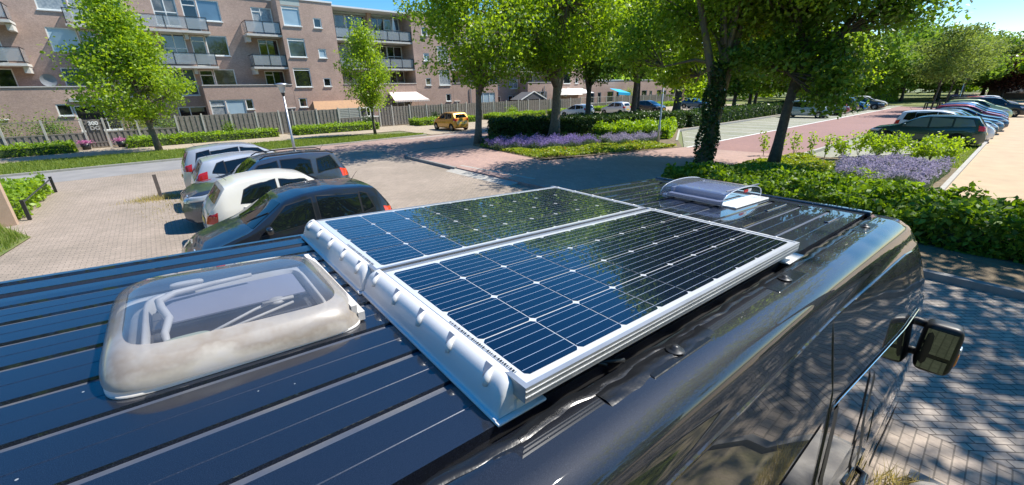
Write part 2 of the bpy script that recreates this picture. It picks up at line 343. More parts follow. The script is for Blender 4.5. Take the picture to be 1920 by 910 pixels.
def scatter(poly, n):
    a = np.array(poly); lo, hi = a.min(0), a.max(0); out = []
    tot = 0
    while tot < n:
        q = RNG.uniform(lo, hi, (n, 2)); q = q[in_poly(q, poly)]; out.append(q); tot += len(q)
        if not len(q): break
    return np.concatenate(out)[:n]
def crown_tree(name, label, loc, h, trunk_r, crown, leafm, nleaf, leaf, bark, cat='tree', group=None, fork=None, lean=(0, 0), shape='round', ncl=None, seed=0, low=None, trunk_n=10):
    """crown=(z0,z1,rx,ry,offx,offy)"""
    rg = np.random.default_rng(seed+100)
    z0, z1, rx, ry, ox, oy = crown; zc = (z0+z1)/2; rz = (z1-z0)/2
    t = thing(name, label, cat, loc, 0, group)
    ncl = ncl or max(30, nleaf//110)
    pts = []
    while len(pts) < ncl:
        q = rg.uniform(-1, 1, 3); d = np.linalg.norm(q)
        if d > 1 or d < .28: continue
        if rg.random() > .25+.75*d: continue
        fz = (q[2]+1)/2
        if shape == 'cone': k = (1-fz)**.75*1.0+.10; k *= min(1, .55+fz*4)
        elif shape == 'oval': k = 1
        else: k = 1-.25*max(0, fz-.5)
        # uneven outline
        k *= 1+.22*math.sin(3*math.atan2(q[1], q[0])+seed)+.12*math.sin(7*fz+seed*2)
        pts.append((q[0]*rx*k+ox, q[1]*ry*k+oy, zc+q[2]*rz))
    if low:
        for (lx, ly, lz, lr, ln) in low:
            for _ in range(ln):
                q = rg.normal(0, .5, 3)*lr; pts.append((lx+q[0], ly+q[1], lz+q[2]))
    pts = np.array(pts)
    wd = MB(); top = Vector((lean[0]*h+ox*.6, lean[1]*h+oy*.6, z0+(z1-z0)*.72))
    def tp(f):
        b = Vector((0, 0, 0)); return b.lerp(top, f)+Vector((math.sin(f*5+seed), math.cos(f*4+seed), 0))*.10*min(1, f*3)*(h/9)
    n_ = 9; P = [tp(i/n_) for i in range(n_+1)]
    rr = [trunk_r*(1.25 if i == 0 else 1)*(1-.85*(i/n_)**.9)+.015 for i in range(n_+1)]
    wd.tube(P, rr, trunk_n)
    if fork:
        for fx, fy, f0 in fork:
            s0 = tp(f0); e0 = Vector((fx, fy, zc)); wd.tube([s0, s0.lerp(e0, .35)+Vector((0, 0, .2)), s0.lerp(e0, .7)+Vector((0, 0, .3)), e0], [trunk_r*.7, trunk_r*.55, trunk_r*.38, trunk_r*.15], 8)
    # limbs: cluster centres grouped around limb ends
    nl = 9 if h > 6 else 6
    ids = rg.choice(len(pts), nl, replace=False); ends = pts[ids]*np.array([.62, .62, 1]); ends[:, 2] -= .15*rz
    for e in ends:
        f0 = min(.95, max((z0*.85)/max(top.z, .1), (e[2]-z0*.5)/max(top.z, .1)*.62)); s0 = tp(f0); e = Vector(e); mid = s0.lerp(e, .5)+Vector((0, 0, .12*(e-s0).length))
        r0 = trunk_r*.42*(1-.5*f0)
        wd.tube([s0, s0.lerp(mid, .5)+Vector((0, 0, .05)), mid, mid.lerp(e, .5), e], [r0, r0*.8, r0*.6, r0*.45, r0*.3], 6)
    for q in pts:
        k = np.argmin(((ends-q)**2).sum(1)); s0 = Vector(ends[k]); e = Vector(q)
        if (e-s0).length > .3: wd.tube([s0, s0.lerp(e, .5)+Vector(rg.normal(0, .08, 3)), e], [.02+trunk_r*.06, .015+trunk_r*.035, .008], 4, False)
    obj('trunk', wd.vf, bark, t, True)
    per = max(1, nleaf//len(pts)); cs = []
    cr = .43*(rx*ry*rz)**(1/3)/ (len(pts)/28.0)**(1/3)
    for q in pts:
        s_ = cr*rg.uniform(.6, 1.35); m_ = int(per*rg.uniform(.6, 1.4))+1
        dv = rg.normal(0, 1, (m_, 3)); dv /= np.linalg.norm(dv, axis=1)[:, None]; cs.append(q+dv*(rg.random((m_, 1))**.45)*1.55*np.array([s_, s_, s_*.52])+rg.normal(0, .05, (m_, 3)))
    cs = np.concatenate(cs)
    cs = cs[cs[:, 2] > .25]
    obj('crown', leaf_quads(cs, leaf*rg.uniform(.65, 1.25, len(cs)), .6), leafm, t)
    return t
def hedge(name, label, poly, z0, z1, leafm, dens, leaf, cat='hedge', group=None, wob=.10, core=(.018, .03, .01), kind=None):
    """leafy volume: leaves on top and in the outer shell of a plan polygon"""
    a = np.array(poly); c0 = a.mean(0)
    area = .5*abs(sum(poly[i][0]*poly[(i+1) % len(poly)][1]-poly[(i+1) % len(poly)][0]*poly[i][1] for i in range(len(poly))))
    t = thing(name, label, cat, (c0[0], c0[1], 0), 0, group)
    n = int(area*dens); q = scatter(poly, n)
    nf = lambda p: wob*(np.sin(p[:, 0]*2.3+1)*np.cos(p[:, 1]*2.9)+.6*np.sin(p[:, 0]*6.1+p[:, 1]*5.3)+.4*np.sin(p[:, 0]*13+p[:, 1]*9))
    zt = z1+nf(q)-np.abs(RNG.normal(0, .10*(z1-z0)+.02, len(q)))+RNG.random(len(q))**6*.15
    P = [np.column_stack([q, zt])]
    for i in range(len(poly)):
        p0, p1 = a[i], a[(i+1) % len(poly)]; L = np.linalg.norm(p1-p0); m_ = int(L*(z1-z0)*dens*1.1); 
        if m_ < 1: continue
        f = RNG.random(m_)[:, None]; b = p0+(p1-p0)*f; inn = (c0-b); inn /= np.linalg.norm(inn, axis=1)[:, None]+1e-6
        zz = z0+(z1-z0)*RNG.random(m_); b = b+inn*(RNG.normal(.05, .06, m_)+.10*((zz-z0)/(z1-z0))**2+.06*np.sin(b[:, 0]*5+b[:, 1]*5+zz*5))[:, None]
        P.append(np.column_stack([b, zz]))
    P = np.concatenate(P); P[:, :2] -= c0
    ob = obj('foliage', leaf_quads(P, leaf*RNG.uniform(.6, 1.3, len(P)), .5), leafm, t)
    cm = mat(name+'_inner_core', core, .95, noise=(6, 6, tuple(min(1, c*2.2) for c in core), .3, .7))
    sh = [(c0+(p-c0)*(1-min(.5, .14/np.linalg.norm(p-c0))))-c0 for p in a]
    obj('inner_core', MB().prism([tuple(s_) for s_ in sh], z0, z1-wob-.06*(z1-z0)-.03).vf, cm, t)  # solid inner prism, coloured darker than the leaves
    return t

# ------------------------------------------------------------------ the van (frame: x forward, y left, z up from the solar glass plane)
T3 = Matrix(((.9981, .0207, .0574), (-.0203, .9998, -.0079), (-.0575, .0068, .9983)))
VO = Vector((.4510, 1.1177, 2.6320))
VM = Matrix.Translation(VO) @ T3.to_4x4()
def vthing(name, label, cat, c=(0, 0, 0), group=None):
    o = thing(name, label, cat, group=group); o.matrix_world = VM @ Matrix.Translation(Vector(c)); return o
def vanpaint(name, spk=True, fl=1):
    m = bpy.data.materials.new(name); m.use_nodes = True; t = m.node_tree; p = t.nodes['Principled BSDF']
    tc = t.nodes.new('ShaderNodeTexCoord')
    n = t.nodes.new('ShaderNodeTexNoise'); n.inputs['Scale'].default_value = 900; n.inputs['Detail'].default_value = 1
    t.links.new(tc.outputs['Object'], n.inputs['Vector'])
    r = t.nodes.new('ShaderNodeValToRGB'); r.color_ramp.elements[0].position = .45; r.color_ramp.elements[1].position = .75
    r.color_ramp.elements[0].color = (.004, .006, .013, 1); r.color_ramp.elements[1].color = (.05, .06, .085, 1)
    t.links.new(n.outputs['Fac'], r.inputs[0])
    # bird droppings, pollen specks
    vo = t.nodes.new('ShaderNodeTexVoronoi'); vo.inputs['Scale'].default_value = 11; t.links.new(tc.outputs['Object'], vo.inputs['Vector'])
    lt = t.nodes.new('ShaderNodeMath'); lt.operation = 'LESS_THAN'; lt.inputs[1].default_value = .028; t.links.new(vo.outputs['Distance'], lt.inputs[0])
    mx = t.nodes.new('ShaderNodeMixRGB'); t.links.new(lt.outputs[0], mx.inputs[0]); t.links.new(r.outputs[0], mx.inputs[1]); mx.inputs[2].default_value = (.5, .48, .42, 1)
    if spk: t.links.new(mx.outputs[0], p.inputs['Base Color'])
    else: t.links.new(r.outputs[0], p.inputs['Base Color'])
    p.inputs['Metallic'].default_value = .5; p.inputs['Roughness'].default_value = .42
    p.inputs['Coat Weight'].default_value = 1; p.inputs['Coat IOR'].default_value = 1.7
    n2 = t.nodes.new('ShaderNodeTexNoise'); n2.inputs['Scale'].default_value = 5; n2.inputs['Detail'].default_value = 7
    t.links.new(tc.outputs['Object'], n2.inputs['Vector'])
    r2 = t.nodes.new('ShaderNodeMapRange'); r2.inputs['From Min'].default_value = .35; r2.inputs['From Max'].default_value = .75; r2.inputs['To Min'].default_value = .01; r2.inputs['To Max'].default_value = .035 if spk else .02
    t.links.new(n2.outputs['Fac'], r2.inputs[0]); t.links.new(r2.outputs[0], p.inputs['Coat Roughness'])
    n4 = t.nodes.new('ShaderNodeTexNoise'); n4.inputs['Scale'].default_value = 2.2; n4.inputs['Detail'].default_value = 2
    t.links.new(tc.outputs['Object'], n4.inputs['Vector'])
    b = t.nodes.new('ShaderNodeBump'); b.inputs['Strength'].default_value = .25; b.inputs['Distance'].default_value = .004
    t.links.new(n4.outputs['Fac'], b.inputs['Height']); t.links.new(b.outputs[0], p.inputs['Coat Normal'])
    return m
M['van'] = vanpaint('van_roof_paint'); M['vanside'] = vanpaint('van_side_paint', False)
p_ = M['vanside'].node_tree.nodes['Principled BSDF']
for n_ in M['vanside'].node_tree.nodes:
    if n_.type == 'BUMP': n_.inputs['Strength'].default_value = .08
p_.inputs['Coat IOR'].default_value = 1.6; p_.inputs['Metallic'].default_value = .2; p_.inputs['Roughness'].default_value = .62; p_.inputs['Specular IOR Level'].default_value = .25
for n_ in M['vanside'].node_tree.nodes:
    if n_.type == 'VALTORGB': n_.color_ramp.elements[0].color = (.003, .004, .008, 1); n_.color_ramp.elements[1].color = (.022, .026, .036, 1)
M['groove'] = mat('roof_groove_dust', (.075, .09, .125), .5, .3, noise=(7, 8, (.15, .15, .15), .45, .8), bump=(200, .5, .001))
M['sealant'] = mat('black_sealant', (.010, .011, .013), .26, 0, spec=.35, bump=(26, .5, .003))
M['gap'] = mat('channel_black', (.008, .008, .009), .6)
van = vthing('van', 'black camper van seen from above, with solar panels and two roof vents on it', 'van')
XR, XF = -2.75, 2.84
# roof skin: cross-section (y,z), grooves and side channels
gro = [-.475, -.32, -.157, 0, .163, .301, .441, .57]
sec = [(-.655, -.118, 1), (-.634, -.118, 1), (-.630, -.080, 0)]
prev = -.630
for g_ in gro:
    hw = .0125 if g_ < .1 else .0135
    mid = (prev+g_-hw)/2
    sec += [(mid-.0015, -.0799, 0), (mid, -.0790, 0), (mid+.0015, -.0799, 0), (g_-hw, -.080, 0), (g_-hw+.003, -.0875, 2), (g_+hw-.003, -.0875, 2), (g_+hw, -.080, 0)]; prev = g_+hw
sec += [((prev+.655)/2, -.0795, 0), (.655, -.080, 0), (.660, -.105, 1), (.700, -.105, 1), (.708, -.083, 0), (.768, -.083, 0), (.775, -.095, 1), (.80, -.095, 1), (.806, -.079, 0), (.83, -.080, 0), (.855, -.092, 0), (.875, -.12, 0), (.885, -.18, 0)]
def extrude(sec, xs, zf=lambda x, y: 0, ws=lambda x: 1):
    v = []; f = []; fm = []; n = len(sec)
    for x in xs:
        for s_ in sec: v.append((x, s_[0]*ws(x), s_[1]+zf(x, s_[0])))
    for i in range(len(xs)-1):
        for j in range(n-1):
            f.append((i*n+j, (i+1)*n+j, (i+1)*n+j+1, i*n+j+1))
            fm.append(max(int(sec[j][2]), int(sec[j+1][2])) if int(sec[j][2])*int(sec[j+1][2]) else 0)
    return v, f, fm
xs = [XR, -1.5, -.5, .5, 1.5, 2.2, 2.66]
v, f, fm = extrude(sec, xs); f = [q[::-1] for q in f]
roof = obj('roof', (v, f), [M['van'], M['gap'], M['groove']], van, fm=fm)
# smooth cab roof in front of the ribs, falling towards the windscreen
sec2 = [(-.655, -.118, 1), (-.634, -.118, 1), (-.630, -.080, 0), (0, -.078, 0), (.655, -.080, 0), (.708, -.083, 0), (.83, -.080, 0), (.855, -.092, 0), (.875, -.12, 0), (.885, -.18, 0)]
v, f, fm = extrude(sec2, [2.66, 2.75, 2.79]); f = [q[::-1] for q in f]
obj('cab_roof', (v, f), [M['van'], M['gap']], van, fm=[1 if q == 1 else 0 for q in fm])
rb = MB(); rb.box(2.785, 2.83, -.655, .83, -.10, -.066)
lip = obj('roof_front_lip', rb.vf, M['van'], van)
bm_ = lip.modifiers.new('b', 'BEVEL'); bm_.width = .008; bm_.segments = 3
# rib end bridges at the windscreen side: short raised strips
for g_ in (-.55, -.24, .08, .37): rb = MB(); rb.box(2.30, 2.62, g_-.012, g_+.012, -.081, -.072); o = obj('roof_bead', rb.vf, M['van'], van); bm_ = o.modifiers.new('b', 'BEVEL'); bm_.width = .005; bm_.segments = 2
# body shell from the channel outwards and down; truncated by the windscreen and bonnet line
side = [(.655, -.118), (.658, -.086), (.70, -.084), (.744, -.0845), (.750, -.0848), (.762, -.0862), (.776, -.0895), (.790, -.095), (.803, -.103), (.814, -.1125), (.823, -.124), (.833, -.146), (.838, -.18), (.842, -.222), (.848, -.232), (.852, -.245), (.870, -.33), (.890, -.42), (.914, -.52), (.935, -.72), (.948, -.90), (.953, -.99), (.958, -1.02), (.972, -1.10), (.985, -1.24), (.990, -1.45), (.985, -1.75), (.975, -1.86), (.985, -1.9), (.98, -2.2), (.94, -2.28)]
def ztop(x):
    if x <= 2.84: return 0
    if x <= 3.75: return -.09-(x-2.84)*.90
    if x <= 4.45: return -.909-(x-3.75)*.55
    return -1.29-(x-4.45)*6
def body(sgn, y0=0):
    v = []; f = []
    xs_ = list(np.linspace(XR, 2.84, 60))+list(np.linspace(2.88, 4.6, 36)); n = len(side)
    for x in xs_:
        wd_ = .04*max(0, min(1, (x-1.4)/1.3))-.30*max(0, (x-4.0)/.6)**2-.06*max(0, (-2.3-x)/.45)**2; zt = ztop(x)
        for (y, z) in side:
            y_ = y+wd_*min(1, max(0, (-.1-z)*6))
            z_ = min(z, zt-(.0 if x <= 2.84 else .02*(z/-2)))
            if x > 2.84 and z > zt: y_ = y_-.10*min(1, (z-zt)*1.2)
            v.append((x, sgn*y_+y0, z_))
    for i in range(len(xs_)-1):
        for j in range(n-1):
            q = (i*n+j, i*n+j+1, (i+1)*n+j+1, (i+1)*n+j); f.append(q if sgn < 0 else q[::-1])
    return v, f
sb = obj('body_side', body(-1), M['vanside'], van, True)
lb = obj('body_side', body(1, .045), M['vanside'], van, True)
# rear face, bonnet, windscreen, underbody closing panels
mb = MB(); mb.box(XR-.02, XR+.01, -.93, .97, -2.2, -.10)
obj('rear_doors', mb.vf, M['vanside'], van)
mb = MB(); mb.quad((2.84, -.80, -.10), (3.75, -.88, -.93), (3.75, .92, -.93), (2.84, .84, -.10)); obj('windscreen', mb.vf, M['windark'], van)
mb = MB(); mb.quad((3.75, -.9, -.93), (4.45, -.84, -1.31), (4.45, .88, -1.31), (3.75, .94, -.93)); mb.quad((4.45, -.84, -1.31), (4.60, -.7, -2.2), (4.60, .74, -2.2), (4.45, .88, -1.31)); obj('bonnet', mb.vf, M['vanside'], van)
# side seams, door edges, window glass, trims (right side)
bvh = BVHTree.FromPolygons([Vector(p) for p in body(-1)[0]], body(-1)[1])
def ys(x, z):
    h = bvh.ray_cast(Vector((x, -3, z)), Vector((0, 1, 0)))
    return h[0].y if h[0] else -.95
def sideline(pts, wd_, off, n=24):
    mb = MB(); P = []
    for (a, b) in zip(pts[:-1], pts[1:]):
        for i in range(n): P.append((a[0]+(b[0]-a[0])*i/n, a[1]+(b[1]-a[1])*i/n))
    P.append(pts[-1])
    mb.tube([(x, ys(x, z)-off+wd_*.35, z) for x, z in P], wd_/2, 6); return mb
obj('door_seam', sideline([(1.36, -.225), (1.36, -2.1)], .012, .002).vf, M['black'], van)
obj('door_seam', sideline([(.08, -.30), (.08, -2.1)], .010, .002).vf, M['black'], van)
obj('door_seam', sideline([(2.32, -.95), (2.30, -2.1)], .009, .002).vf, M['black'], van)
obj('gutter_line', sideline([(-2.6, -.236), (1.3, -.232), (2.6, -.235), (2.83, -.25)], .012, .003).vf, M['vanside'], van)
def sidepatch(poly, off, m, name, nx=26, nz=8):
    """poly = lower-left, lower-right, upper-right, upper-left in (x,z)"""
    v = []; f = []
    for j in range(nz+1):
        for i in range(nx+1):
            s_, t_ = i/nx, j/nz
            x = (poly[0][0]*(1-s_)+poly[1][0]*s_)*(1-t_)+(poly[3][0]*(1-s_)+poly[2][0]*s_)*t_
            z = (poly[0][1]*(1-s_)+poly[1][1]*s_)*(1-t_)+(poly[3][1]*(1-s_)+poly[2][1]*s_)*t_
            v.append((x, ys(x, z)-off, z))
    for j in range(nz):
        for i in range(nx): f.append((j*(nx+1)+i, j*(nx+1)+i+1, (j+1)*(nx+1)+i+1, (j+1)*(nx+1)+i))
    return obj(name, (v, f), m, van, True)
sidepatch([(1.46, -1.30), (3.30, -1.36), (3.10, -.72), (1.46, -.60)], .006, M['windark'], 'cab_window', 3, 2)
obj('window_highlight', sideline([(1.38, -.60), (3.25, -.735)], .0045, .008).vf, M['chrome'], van)  # thin chrome line stands in for the highlight along the window frame top
sidepatch([(1.38, -1.34), (1.45, -1.34), (1.45, -.62), (1.38, -.61)], .011, M['black'], 'pillar_trim', 4, 10)
sidepatch([(2.02, -1.32), (2.08, -1.32), (2.07, -.75), (2.00, -.68)], .013, M['black'], 'pillar_trim', 4, 10)
sidepatch([(.15, -1.32), (1.28, -1.32), (1.28, -.62), (.15, -.62)], .0035, M['windark'], 'sliding_door_window', 3, 2)
obj('slide_rail', sideline([(-2.4, -1.42), (1.30, -1.42)], .030, .004).vf, M['black'], van)
# door handle
hb = MB(); hx, hz = 2.20, -1.46; hy = ys(hx, hz)
hb.tube([(hx-.11, hy-.004, hz), (hx-.09, hy-.045, hz+.005), (hx+.07, hy-.045, hz+.005), (hx+.10, hy-.004, hz)], [.016, .019, .019, .016], 8)
obj('door_handle', hb.vf, M['vanside'], van, True)
sidepatch([(3.0, -1.95), (3.9, -1.95), (3.9, -1.75), (3.0, -1.75)], .02, M['black'], 'side_moulding')
sidepatch([(-2.5, -1.95), (2.8, -1.95), (2.8, -1.78), (-2.5, -1.78)], .02, M['black'], 'side_moulding')
# wheels
for wx, wy in ((3.45, -.86), (3.45, .90), (-.55, -.86), (-.55, .90)):
    z_ = -2.632-(-.0575*(wx)-0)+.34
    wz = (0.34-VO.z+.0575*wx)/.9983
    tm = MB(); tm.lathe([(.20, -.11), (.32, -.11), (.345, -.08), (.35, 0), (.345, .08), (.32, .11), (.20, .11)], (wx, wy, wz), 28, 'y')
    tw = obj('wheel', tm.vf, M['rubber'], van, True)
    tm = MB(); tm.lathe([(.02, -.05), (.14, -.06), (.20, -.10), (.205, 0)], (wx, wy, wz), 20, 'y'); obj('rim', tm.vf, M['rim'], tw, True)
# door mirror
mr = MB()
def rbox(c, s, r=.3, n=10, m_=14, tiltz=0, tilty=0):
    v = []; f = []
    for i in range(m_+1):
        ph = -math.pi/2+math.pi*i/m_
        for k in range(2*n):
            th = math.pi*k/n
            p = (math.cos(ph)*math.cos(th), math.cos(ph)*math.sin(th), math.sin(ph))
            q = [math.copysign(abs(t_)**r, t_)*s_/2 for t_, s_ in zip(p, s)]
            x, y = q[0]*math.cos(tiltz)-q[1]*math.sin(tiltz), q[0]*math.sin(tiltz)+q[1]*math.cos(tiltz)
            v.append((c[0]+x, c[1]+y, c[2]+q[2]))
    for i in range(m_):
        for k in range(2*n): k2 = (k+1) % (2*n); f.append((i*2*n+k, i*2*n+k2, (i+1)*2*n+k2, (i+1)*2*n+k))
    return v, f
mc = (3.42, -1.13, -1.02)
mh = obj('door_mirror', rbox(mc, (.16, .195, .37), .38, 12, 16, .12), M['black'], van, True)
gx = mc[0]-.083
def mgl(y0, y1, z0, z1, m, nm, o_=0):
    b_ = MB(); b_.quad((gx-o_+.0, y0, z0), (gx-o_-.02*0, y0, z1), (gx-o_, y1, z1), (gx-o_, y1, z0)); return obj(nm, b_.vf, m, mh)
M['mirror'] = mat('mirror_glass', (.07, .10, .08), .02, 1)
mgl(-1.205, -1.058, -1.055, -.875, M['mirror'], 'mirror_glass'); mgl(-1.20, -1.065, -1.175, -1.085, M['mirror'], 'lower_mirror_glass')
mb = MB(); mb.v, mb.f = rbox((3.44, -1.225, -1.07), (.10, .035, .11), .5); obj('side_indicator', mb.vf, M['orange_lamp'], mh, True)
mb = MB(); mb.v, mb.f = rbox((3.44, -1.227, -1.0), (.09, .03, .04), .5); obj('side_indicator', mb.vf, M['clear_lamp'], mh, True)
for za, zb in ((-.90, -.90), (-1.14, -1.12)): mb = MB(); mb.tube([(3.50, -.90, za), (3.47, -1.06, zb)], [.035, .028], 10); obj('mirror_arm', mb.vf, M['black'], mh, True)
# sealant band with mounting points in the roof channel
def band(x0, x1, y0, y1, z, amp, name, m, step=.012, sc=1):
    xs_ = np.arange(x0, x1, step); n = 9; v = []; f = []
    for i, x in enumerate(xs_):
        for j in range(n):
            t_ = j/(n-1); e = math.sin(math.pi*t_)
            wv = .004*math.sin(x*23)+.002*math.sin(x*61+2)
            v.append((x, y0+(y1-y0)*t_+wv, z+e*.006*sc+e*amp*(math.sin(x*41+j)+.7*math.sin(x*97+j*1.7)+.6*math.sin(x*17+j*2.3))))
    for i in range(len(xs_)-1):
        for j in range(n-1): a = i*n+j; f.append((a, a+n, a+n+1, a+1))
    return obj(name, (v, f), m, van, True)
band(-2.6, 2.62, -.690, -.655, -.088, .0007, 'sealant_strip', M['sealant'])
band(-.06, .30, -.695, -.654, -.088, .0008, 'sealant_strip', M['sealant'], .006)
band(.15, .62, -.735, -.675, -.086, .0010, 'sealant_strip', M['sealant'], .012)
for bx in (.44, 1.20, 2.40):
    pl = MB(); pl.box(bx-.14, bx+.14, -.738, -.676, -.092, -.0822)
    o = obj('mounting_pad', pl.vf, M['sealant'], van); q = o.modifiers.new('b', 'BEVEL'); q.width = .004; q.segments = 2
    bl = MB(); bl.lathe([(0, .012), (.010, .011), (.012, .004), (.022, .002), (.024, 0)], (bx, -.705, -.078), 12)
    obj('mounting_bolt', bl.vf, M['darkm'], o, True)
cb = MB(); cb.tube([(.20, -.60, -.074), (.26, -.635, -.076), (.30, -.652, -.08)], .006, 6); cb.tube([(.14, -.56, -.074), (.22, -.60, -.076), (.25, -.64, -.08)], .005, 6)
obj('cable', cb.vf, M['black'], van, True)

# ------------------------------------------------------------------ solar panels
def cellmat(name):
    m = mat(name, (.003, .006, .022), .25, 0, coat=1, coat_rough=.012, spec=.3)
    t = m.node_tree; p = t.nodes['Principled BSDF']; tc = t.nodes.new('ShaderNodeTexCoord')
    w_ = t.nodes.new('ShaderNodeTexWave'); w_.wave_type = 'BANDS'; w_.bands_direction = 'X'; w_.inputs['Scale'].default_value = 160
    t.links.new(tc.outputs['Object'], w_.inputs[0]); r = t.nodes.new('ShaderNodeValToRGB'); r.color_ramp.elements[0].color = (.001, .002, .008, 1); r.color_ramp.elements[1].color = (.0035, .0065, .02, 1)
    t.links.new(w_.outputs['Fac'], r.inputs[0]); t.links.new(r.outputs[0], p.inputs['Base Color']); p.inputs['Coat IOR'].default_value = 1.5
    return m
M['cell'] = cellmat('solar_cell'); M['back'] = mat('panel_backsheet', (.52, .54, .56), .4, 0, coat=1, coat_rough=.012)
M['bus'] = mat('cell_busbar', (.50, .60, .74), .3, .3, coat=1, coat_rough=.012)
def solar(y0, label, x0=-.028):
    p_ = .158; W_, L_ = .688, 1.482
    t = vthing('solar_panel', label, 'solar panel', (x0, y0, -.035), 'solar panels bolted to the van roof')
    b = MB(); b.box(.010, L_-.010, .010, W_-.010, .028, .0325); obj('backsheet', b.vf, M['back'], t)
    fr = MB(); fw_ = .012
    fr.box(0, L_, 0, fw_, 0, .035); fr.box(0, L_, W_-fw_, W_, 0, .035); fr.box(0, fw_, fw_, W_-fw_, 0, .035); fr.box(L_-fw_, L_, fw_, W_-fw_, 0, .035)
    o = obj('frame', fr.vf, M['alu'], t)
    rg = MB(); rg.box(.001, L_-.001, -.0012, .0002, .010, .013); rg.box(.001, L_-.001, -.0012, .0002, .024, .026); obj('frame_ridge', rg.vf, M['alu'], t)
    c = MB(); bu = MB(); ox, oy, g_ = -x0, .028, .0021; ch = .0085
    for i in range(9):
        for j in range(4):
            a, b2, e, d = ox+i*p_+g_, ox+(i+1)*p_-g_, oy+j*p_+g_, oy+(j+1)*p_-g_
            c.quad(*[(x, y, .0338) for x, y in ((a+ch, e), (b2-ch, e), (b2, e+ch), (b2, d-ch), (b2-ch, d), (a+ch, d), (a, d-ch), (a, e+ch))])
            for k in range(5):
                yy = e+(d-e)*(k+.5)/5; bu.quad((a, yy-.00055, .0343), (b2, yy-.00055, .0343), (b2, yy+.00055, .0343), (a, yy+.00055, .0343))
    obj('cells', c.vf, M['cell'], t); obj('busbars', bu.vf, M['bus'], t)
    lb_ = MB(); rr_ = random.Random(3)
    yy = .05
    while yy < .30:
        w2 = rr_.choice((.0015, .003, .005)); lb_.quad((.0145, yy, .0347), (.0205, yy, .0347), (.0205, yy+w2, .0347), (.0145, yy+w2, .0347)); yy += w2+.003
    obj('barcode_label', lb_.vf, M['darkm'], t)
    # white ABS corner mounts at both ends
    def mount(sx, xb, kx=1.0):
        # profile from outer flange to the panel edge, in x (local, sx = outward direction)
        pr = [(.046, -.043), (.046, -.039), (.044, -.037), (.041, -.037), (.038, -.034), (.036, -.027), (.033, -.013), (.027, .008), (.0195, .022), (.010, .0310), (.000, .0352), (-.008, .036), (-.009, .030), (-.009, -.043)]
        v = []; f = []; n = len(pr); y_a, y_b = .032, W_+.046; ys_ = [(y_a, 0), (y_a+.003, .45), (y_a+.010, .80), (y_a+.022, .96), (y_a+.034, 1), (W_*.5, 1), (y_b-.034, 1), (y_b-.022, .96), (y_b-.010, .80), (y_b-.003, .45), (y_b, 0)]
        # raised part narrows at the ends (closed end caps), flange stays
        for yy, k in ys_:
            for q in pr:
                z = q[1] if q[1] < -.036 else -.037+(q[1]+.037)*(k**.5 if k > 0 else 0)
                v.append((xb+sx*(q[0]*kx if q[0] > 0 else q[0]), yy, z))
        for a in range(len(ys_)-1):
            for b3 in range(n-1):
                q = (a*n+b3, (a+1)*n+b3, (a+1)*n+b3+1, a*n+b3+1); f.append(q if sx > 0 else q[::-1])
        m0 = obj('end_mount', (v, f), M['abs'], t, True)
        fl = MB(); x1, x2 = sorted((xb+sx*.047*kx, xb-sx*.080))
        fl.box(x1, x2, .020 if kx == 1 else -.004, W_+.056, -.0455, -.0385); fo_ = obj('mount_flange', fl.vf, M['abs'], m0); q = fo_.modifiers.new('b', 'BEVEL'); q.width = .003; q.segments = 2
        gk = MB(); gk.box(x1+.004, x2-.004, .025, W_+.050, -.0525, -.0456); obj('glue_line', gk.vf, M['black'], m0)
        ft = MB(); xa, xb2 = sorted((xb-sx*.002, xb-sx*.060)); ft.box(xa, xb2, .030, .044, -.0385, -.012); q2 = obj('corner_foot', ft.vf, M['abs'], m0); q = q2.modifiers.new('b', 'BEVEL'); q.width = .004; q.segments = 2
        for k in range(5):
            yc = W_*(.10+.21*k)+.02
            sl_ = MB()
            # teardrop scoop: pale lip and a dark wedge
            def P(u, vv, o=.0): # u along the slope 0 bottom 1 top
                xx = float(np.interp(u, [0, .2, .5, .75, 1], [.036, .033, .026, .018, .003])); zz = np.interp(u, [0, .2, .5, .75, 1], [-.027, -.013, .010, .0235, .034]); return (xb+sx*(xx+o*.8), yc+vv, zz+o*.6)
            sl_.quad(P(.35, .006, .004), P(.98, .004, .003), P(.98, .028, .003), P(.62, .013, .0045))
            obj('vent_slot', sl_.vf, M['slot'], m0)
            lp = MB(); n6 = 8
            pts_ = [P(u, .003-.004*math.sin(u*3.1), .0025) for u in np.linspace(.38, .95, n6)]
            lp.tube(pts_, [.0025+.008*math.sin(math.pi*min(1, (i+1)/n6*1.0))*(1-.6*i/n6) for i in range(n6)], 8); obj('slot_lip', lp.vf, M['abs'], m0, True)
    mount(-1, .0); mount(1, L_, 2.0)
    return t
solar(-.660, 'solar panel nearest the camera, on the open side of the van roof')
solar(.047, 'solar panel farther from the camera, next to the parked cars', -.036)

# ------------------------------------------------------------------ skylight dome (near) and roof fan (far)
sk = vthing('roof_skylight', 'smoky skylight dome with stained grey-brown skirt at the rear of the van roof', 'roof vent', (-.393, .142, -.08))
hx_, hy_ = .268, .276
def ringpts(hx, hy, e, n=64):
    out = []
    for k in range(n):
        a = 2*math.pi*k/n; c_, s_ = math.cos(a), math.sin(a)
        out.append((math.copysign(abs(c_)**(2/e), c_)*hx, math.copysign(abs(s_)**(2/e), s_)*hy))
    return out
def loftr(rings):
    v = []; f = []; n = len(rings[0][0])
    for pts_, z in rings: v += [(x, y, z(x, y) if callable(z) else z) for x, y in pts_]
    for i in range(len(rings)-1):
        for k in range(n): k2 = (k+1) % n; f.append((i*n+k, i*n+k2, (i+1)*n+k2, (i+1)*n+k))
    return v, f, n
tilt = lambda z: (lambda x, y: z-.025*x*1.0)
